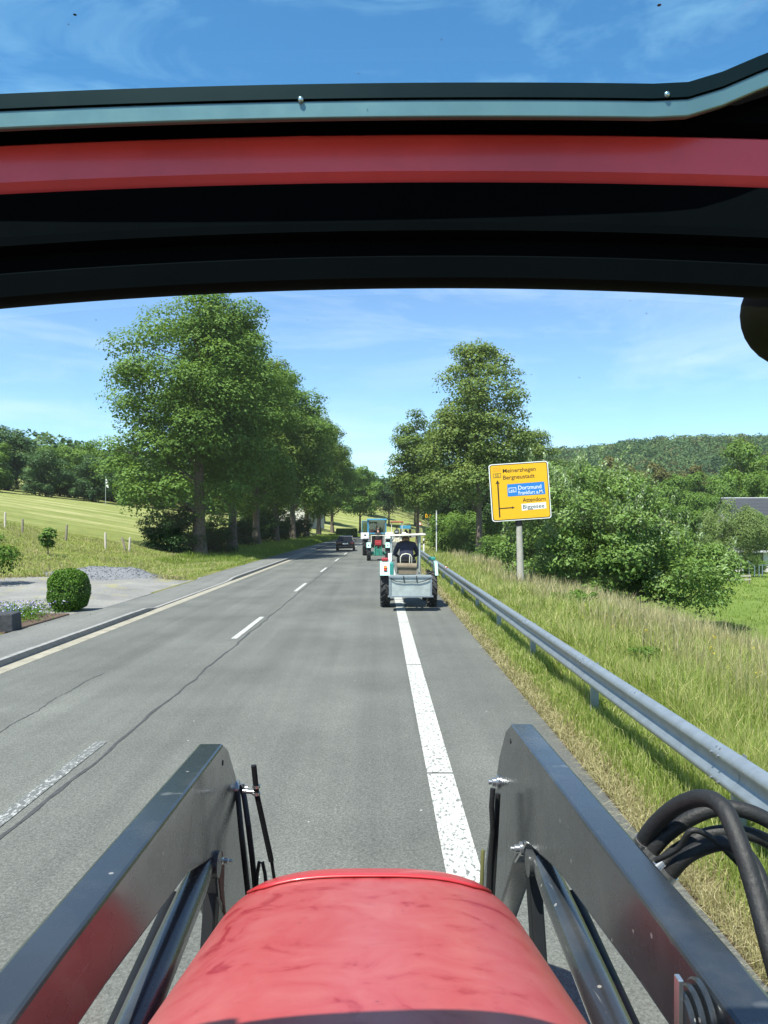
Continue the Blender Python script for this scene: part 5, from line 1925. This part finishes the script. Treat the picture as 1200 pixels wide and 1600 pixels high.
# nose insert panel
ins = MB()
rings = []
for yv in np.linspace(2.20, 2.62, 14):
    tn = max(0, (yv - 2.16) / .56)
    zc_ = -.858 - .205 * (yv - 1.46) - .28 * tn ** 2.6 + .005
    w_ = .50 - .02 * (yv - 1.4) - .07 * tn ** 2.5
    hdrop = .40 - .12 * tn ** 2
    edge = .30 + .06 * min(1, (yv - 2.20) / .06) if yv < 2.26 else .36
    ring = []
    for u_ in np.linspace(-edge, edge, 17):
        ca = u_ / w_
        sa = (1 - abs(ca) ** 3.1) ** (1 / 3.1)
        ring.append(E_(HX + u_, yv, zc_ - hdrop + hdrop * sa))
    rings.append(ring)
ins.sweep(rings, closed=False, cap=False)
io = ins.build('nose_panel', M['red'], ho, smooth=60)
sd = io.modifiers.new('s', 'SOLIDIFY')
sd.thickness = .006
sd.offset = 0
# scuttle line: rubber seal on the hood's rear
# chassis, wheels (below the frame)
MB().box((HX, 1.3, 1.0), (.5, 2.4, .5)).box((HX, 0, .95), (.9, 1.6, .6)).build('chassis', M['blk'], own, bevel=.03)
for sg in (-1, 1):
    wheel(own, (sg * .74, 1.85, .46), .46, .26, M['redpaint'], 14)
    wheel(own, (sg * .80, -.75, .72), .72, .42, M['redpaint'], 16)
MB().tube([(-.74, 1.85, .46), (.74, 1.85, .46)], .06, 10).build('front_axle', M['blk'], own)

# cab front: swept rails across the top of the windscreen
xs_ = np.linspace(-.80, .80, 49)


def sag(x, k_=.027):
    return -k_ * ((x - .07) / .44) ** 2


def sweepx(prof, zfun, yfun=lambda x: -.05 * (x / .8) ** 2):
    mb = MB()
    mb.sweep([[E_(x, a + yfun(x), b_ + zfun(x)) for a, b_ in prof] for x in xs_])
    return mb


lprof = [(.775, .345), (.770, .300), (.752, .296), (.752, .288), (.768, .284), (.764, .268), (.757, .264), (.757, .2435), (.772, .2420), (.79, .244), (.82, .252), (.82, .345)]
lin = MB()
lin.sweep([[E_(x, a - .05 * (x / .8) ** 2, b_ + sag(x, float(np.interp(b_, [.242, .345], [.0245, .018])))) for a, b_ in lprof] for x in xs_])
cab = lin.build('roof_lining', M['lining'], own, smooth=25)
sweepx([(.778, .395), (.774, .392), (.7735, .356), (.781, .3465), (.815, .3465), (.825, .37), (.815, .397)], lambda x: sag(x, .018)).build('roof_rail', paint('rail_red', (0.80, 0.06, 0.062), .36, var=.15, scale=6, coat=.4), own, smooth=25)
sweepx([(.770, .405), (.786, .3965), (.81, .3985), (.80, .43), (.770, .4225)], lambda x: sag(x, .016)).build('roof_gap', M['lining'], own)
hz_ = lambda x: sag(x, .013) + .05 * float(sst(.28, .44, x)) + .006 * x
sweepx([(.735, .3895), (.735, .4066), (.742, .4066), (.742, .3895)], hz_, lambda x: -.02 * (x / .8) ** 2).build('hatch_strip', M['strip'], own, smooth=40, bevel=.0015)
sweepx([(.7335, .4075), (.7335, .4215), (.738, .4235), (.762, .4235), (.762, .4075)], hz_, lambda x: -.02 * (x / .8) ** 2).build('hatch_seal', paint('seal', (.002, .006, .006), .45, spec=.2), own, smooth=40)
for px, py in ((470, 156), (1042, 148)):
    q = lp(px, py, .733)
    MB().lathe([(.0028, -.001), (.0028, .0015), (.001, .0025)], Matrix.Translation(q) @ Matrix.Rotation(R(90), 4, 'X'), 10).build('rivet', M['steel'], own, smooth=60)
mbg = MB()
mbg.sweep([[E_(x, .768, .401 + sag(x, .016)), E_(x, .80, .401 + sag(x, .016)), E_(x, .80, .4235 + hz_(x)), E_(x, .768, .4235 + hz_(x))] for x in xs_ if x > -.1])
mbg.build('hatch_backing', M['lining'], own)
# roof glass hatch and roof skin behind it
rg = MB()
rings = []
for yv, zz in ((.755, .4235), (.4, .475), (0, .50), (-.35, .505)):
    rings.append([E_(x, yv - .02 * (x / .8) ** 2, zz + hz_(x) * max(0, yv / .75)) for x in np.linspace(-.62, .62, 33)])
rg.sweep(rings, closed=False, cap=False)
rgo = rg.build('roof_hatch', M['roofglass'], own, smooth=60)
for px, py, r_ in ((117, 23, .0016), (1030, 8, .0018), (107, 38, .0006), (690, 62, .0006), (560, 115, .0006)):
    zray = (VY - py) / F
    Yq = .4
    for _ in range(30):
        zz = np.interp(Yq, [0, .4, .755], [.50, .475, .4235]) - .004
        Yq = zz / zray
    q = lp(px, py, Yq)
    MB().lathe([(.0003, -.0003), (r_, 0), (r_ * .6, .0004)], Matrix.Translation(q), 8).build('dirt_spot', M['rust'], rgo)
MB().box(E_(0, -.85, .50), (1.6, 1.0, .06)).box(E_(-.72, .2, .49), (.18, 1.1, .06)).box(E_(.72, .2, .49), (.18, 1.1, .06)).build('roof_skin', M['red'], own, bevel=.02)
# pillars, windscreen
pil = MB()
for sg in (-1, 1):
    pil.tube([E_(sg * .78, .80, .27), E_(sg * .80, 1.0, -.3), E_(sg * .76, 1.1, -.85)], .035, 10)
    pil.tube([E_(sg * .80, -1.3, .48), E_(sg * .82, -1.35, -.9)], .035, 10)
pil.tube([E_(-.76, 1.1, -.87), E_(-.4, 1.14, -.90), E_(.4, 1.14, -.90), E_(.76, 1.1, -.87)], .03, 10)
pil.build('cab_pillars', M['blk'], own, smooth=50)
ws = MB()
rings = []
for f_ in np.linspace(0, 1, 8):
    rings.append([E_(x, .835 + .30 * f_ - .05 * (x / .8) ** 2, (.25 + sag(x)) * (1 - f_) - .88 * f_) for x in np.linspace(-.76, .76, 25)])
ws.sweep(rings, closed=False, cap=False)
wso = ws.build('windscreen', M['glass'], own, smooth=60)
for px, py, r_ in ((150, 500, .0006), (330, 640, .0004), (480, 500, .0004), (905, 590, .0006), (985, 470, .0005), (1010, 490, .0006), (1080, 560, .0004), (830, 585, .0005)):
    f_ = .3
    for _ in range(40):
        Yq = .835 + .30 * f_
        zq = (VY - py) / F * Yq
        f_ = min(1, max(0, (.25 - zq) / 1.13))
    q = lp(px, py, Yq - .012)
    MB().lathe([(.0003, -.0003), (r_, 0), (r_ * .6, .0004)], Matrix.Translation(q) @ Matrix.Rotation(R(90), 4, 'X'), 8).build('dirt_spot', M['rust'], wso)
# work lamp hanging from the roof lip
q = lp(1248, 488, .98)
T = Matrix.Translation(q) @ Matrix.Rotation(R(90), 4, 'X')
wl_ = MB()
wl_.lathe([(.02, .06), (.050, .055), (.064, .03), (.068, 0), (.066, -.02), (.058, -.035), (.01, -.04)], T, 28)
wlo = wl_.build('work_lamp', M['lining'], own, smooth=50)
MB().lathe([(.052, .0), (.06, .004), (.052, .008), (.03, .01), (.001, .01)], Matrix.Translation(q + Vector((0, -.058, 0))) @ Matrix.Rotation(R(90), 4, 'X'), 24).build('lens', M['winglass'], wlo, smooth=50)
MB().box(q + Vector((0, 0, .075)), (.10, .05, .07)).build('bracket', M['blk'], wlo, bevel=.01)

# ------------------------------------------------------------------ front loader
ld_ = empty('front_loader', (0, 0, 0), YAW, 'glossy black front loader arms with cylinders and hoses on the red tractor', 'loader')
XI, XO = .605, .705
def arm_prof(d):
    return [(1.05, -.832), (1.5, -.835), (3.10 + d, -.882), (3.22 + d, -.94), (3.40 + d, -1.11), (3.50 + d, -1.25), (3.88 + d, -1.85), (4.15 + d, -2.30), (3.85 + d, -2.32), (3.30 + d, -1.75), (3.02 + d, -1.46), (2.95 + .4 * d, -1.27), (2.86 + .4 * d, -1.245), (2.52, -1.14), (1.75, -1.045), (1.05, -.985)]
for sg, lab in ((-1, None), (1, None)):
    mb = MB()
    dY = .30 if sg > 0 else 0.0
    mb.prism(arm_prof(dY), lambda a, b_, tt: E_(sg * tt, a, b_), XI, XO)
    arm = mb.build('arm', M['loader'], ld_, bevel=.010)
    # hole near the knee
    MB().tube([E_(sg * (XI + .004), 3.09 + dY, -.955), E_(sg * (XI - .002), 3.09 + dY, -.955)], .011, 14).build('hole', M['blk'], arm)
    # cylinder
    c0, c1, c2 = Vector(E_(sg * .645, 2.92, -1.29)), Vector(E_(sg * .64, 2.2, -1.33)), Vector(E_(sg * .63, 1.30, -1.385))
    MB().tube([c0, c0.lerp(c2, .12), c1, c2], [.042, .050, .052, .052], 20).build('lift_cylinder', M['loader'], ld_, smooth=50)
    MB().tube([c0 + Vector((-sg * .055, .03, -.01)), c0 + Vector((sg * .0, .03, -.01))], .05, 16).build('cylinder_eye', M['loader'], ld_, smooth=40)
    MB().tube([Vector(E_(sg * .715, 2.75, -1.33)), Vector(E_(sg * .71, 1.35, -1.46))], .026, 12).build('parallel_rod', M['blk'], ld_, smooth=50)
    # clevis below the knee
    MB().box(E_(sg * .64, 3.02, -1.55), (.05, .09, .4), Matrix.Rotation(-.35, 3, 'X')).build('clevis', M['blk'], ld_, bevel=.008)
    if sg < 0: continue
    # rear pivot: discs on the inner side and a housing
    MB().box(E_(sg * .70, 1.27, -.945), (.19, .28, .20)).build('pivot_housing', M['loader'], arm, bevel=.03)
    for k_, (rr_, xx) in enumerate(((.070, .598), (.060, .582), (.048, .568))):
        MB().lathe([(.01, -.006), (rr_ - .004, -.006), (rr_, -.003), (rr_, .003), (rr_ - .004, .006), (.01, .006)], Matrix.Translation(E_(sg * xx, 1.40, -.905)) @ AXM, 28).build('pivot_washer', M['loader'], arm, smooth=35)
    MB().box(E_(sg * .557, 1.40, -.875), (.010, .022, .10)).build('pin_lock', M['steel'], arm, bevel=.002)
    MB().box(E_(sg * .66, 1.25, -1.35), (.16, .3, .9)).build('mount', M['blk'], ld_, bevel=.02)
def boss(px, py, Y, x0, x1, r_, name='pin', mat='steel'):
    q = lp(px, py, Y)
    mb = MB()
    mb.lathe([(.004, 0), (r_ * 1.0, 0), (r_ * 1.0, .01), (r_ * .62, .014), (r_ * .62, .03), (r_ * .35, .034), (r_ * .35, .048), (.004, .05)], Matrix.Translation((x0, q.y, q.z)) @ Matrix.Rotation(R(90 if x1 > x0 else -90), 4, 'Y'), 18)
    return mb.build(name, M[mat], ld_, smooth=35)


# left arm fittings
boss(372, 1232, 3.42, -.606, -.5, .036)
boss(346, 1345, 3.06, -.609, -.5, .016)
lr = MB()
lr.tube([lp(396.5, 1196, 3.15), lp(401, 1240, 3.16), lp(424, 1345, 3.2)], .0115, 12)
lr.tube([lp(424, 1343, 3.2), lp(430, 1383, 3.22), lp(436, 1420, 3.24)], .007, 10)
lr.build('level_rod', M['blk'], ld_, smooth=50)
for yy_ in (1229, 1240):
    q = lp(400.5, yy_, 3.16)
    MB().lathe([(.012, -.005), (.017, -.005), (.017, .005), (.012, .005)], Matrix.Translation(q), 16, closed=True).build('rod_clamp', M['steel'], ld_, smooth=40)
MB().tube([lp(380, 1236, 3.17), lp(401, 1238, 3.16)], .009, 10).build('clamp_bolt', M['steel'], ld_, smooth=40)
hs_ = MB()
hs_.tube([lp(378, 1228, 3.36), lp(382, 1248, 3.3), lp(388, 1290, 3.2), lp(394, 1340, 3.22), lp(400, 1400, 3.24)], .012, 10)
hs_.build('hose', M['rubber'], ld_, smooth=50)
hs_ = MB()
hs_.tube([lp(371, 1234, 3.40), lp(373, 1258, 3.36), lp(378, 1310, 3.25), lp(388, 1400, 3.3)], .012, 10)
hs_.build('hose', M['rubber'], ld_, smooth=50)
hs_ = MB()
hs_.tube([lp(400, 1405, 3.22), lp(402, 1365, 3.21), lp(405, 1347, 3.2), lp(410, 1347, 3.2), lp(414, 1365, 3.2), lp(418, 1405, 3.2)], .0075, 8)
hs_.build('hose', M['rubber'], ld_, smooth=50)
rsp = MB()
q0 = lp(340, 1365, 3.0)
rsp.prism([(2.99, -1.34), (3.02, -1.29), (3.07, -1.30), (3.11, -1.38), (3.10, -1.47), (3.14, -1.58), (3.20, -1.62), (3.16, -1.66), (3.10, -1.53), (3.05, -1.48), (3.03, -1.44)], lambda a, b_, tt: E_(-tt, a, b_), XI - .0035, XI + .002)
rsp.build('rust_patch', M['rust'], ld_)
# right arm fittings
boss(776, 1222, 3.72, .604, .5, .034)
boss(814, 1326, 3.12, .604, .5, .028)
hs_ = MB()
hs_.tube([lp(770, 1232, 3.38), lp(768, 1260, 3.38), lp(770, 1300, 3.4), lp(765, 1350, 3.4), lp(762, 1420, 3.4)], .0115, 10)
hs_.build('hose', M['rubber'], ld_, smooth=50)
hs_ = MB()
hs_.tube([lp(778, 1240, 3.42), lp(775, 1300, 3.42), lp(768, 1420, 3.42)], .012, 10)
hs_.build('hose', M['rubber'], ld_, smooth=50)
hd_ = MB()
hd_.tube([lp(754.5, 1327, 3.2), lp(754.3, 1330, 3.2), lp(752, 1400, 3.2)], [.004, .0085, .0085], 8)
hd_.build('handle', M['olive'], ld_, smooth=50)


def smooth_path(P_, n_=28):
    P_ = [Vector(p_) for p_ in P_]
    out_ = []
    m_ = len(P_)
    for i in range(m_ - 1):
        p0, p1, p2, p3 = P_[max(i - 1, 0)], P_[i], P_[i + 1], P_[min(i + 2, m_ - 1)]
        for s_ in np.linspace(0, 1, max(3, n_ // m_), endpoint=False):
            out_.append(0.5 * ((2 * p1) + (p2 - p0) * s_ + (2 * p0 - 5 * p1 + 4 * p2 - p3) * s_ ** 2 + (3 * p1 - p0 - 3 * p2 + p3) * s_ ** 3))
    out_.append(P_[-1])
    return out_


hoses = [
    ([(1000, 1322, 2.12), (1022, 1290, 2.08), (1060, 1258, 2.0), (1100, 1247, 1.92), (1132, 1265, 1.84), (1160, 1330, 1.76), (1182, 1400, 1.70), (1200, 1468, 1.64), (1225, 1560, 1.58)], .0215),
    ([(1012, 1338, 2.10), (1040, 1305, 2.08), (1085, 1275, 2.06), (1130, 1262, 2.04), (1180, 1272, 2.02), (1240, 1305, 2.0)], .0205),
    ([(1028, 1356, 2.06), (1060, 1328, 2.06), (1105, 1304, 2.06), (1150, 1300, 2.05), (1195, 1312, 2.04), (1250, 1350, 2.02)], .0185),
    ([(1040, 1374, 2.02), (1070, 1340, 2.0), (1105, 1322, 1.98), (1135, 1318, 1.95), (1165, 1335, 1.90), (1190, 1380, 1.84), (1215, 1460, 1.78)], .0195),
    ([(1024, 1345, 2.02), (1060, 1325, 1.98), (1080, 1298, 1.95), (1110, 1308, 1.95), (1150, 1345, 1.95), (1190, 1390, 1.95)], .0075),
]
for pts_, r_ in hoses:
    hm = MB()
    hm.tube(smooth_path([lp(*q) for q in pts_], 40), r_, 14)
    h_o = hm.build('hose', M['rubber'], ld_, smooth=60)
    if r_ > .01:
        a_, b_ = lp(*pts_[0]), lp(*pts_[1])
        MB().tube([a_.lerp(b_, -.3), a_.lerp(b_, .28)], r_ * 1.12, 14).build('ferrule', M['steel'], h_o, smooth=40)
MB().box(E_(.715, 2.02, -.95), (.03, .22, .14)).build('hose_block', M['loader'], ld_, bevel=.01)

# ------------------------------------------------------------------ summer haze in the valley air
m, t, out = newmat('haze')
pv_ = t.nodes.new('ShaderNodeVolumePrincipled')
pv_.inputs['Color'].default_value = (0.86, 0.93, 1.0, 1)
pv_.inputs['Density'].default_value = 0.00009
pv_.inputs['Anisotropy'].default_value = 0.1
t.links.new(pv_.outputs[0], out.inputs['Volume'])
hzb = MB()
hzb.box((0, 1310, 54), (3500, 2900, 126))
tag(hzb.build('haze', m), 'thin pale summer haze in the valley air', 'haze', kind='stuff')
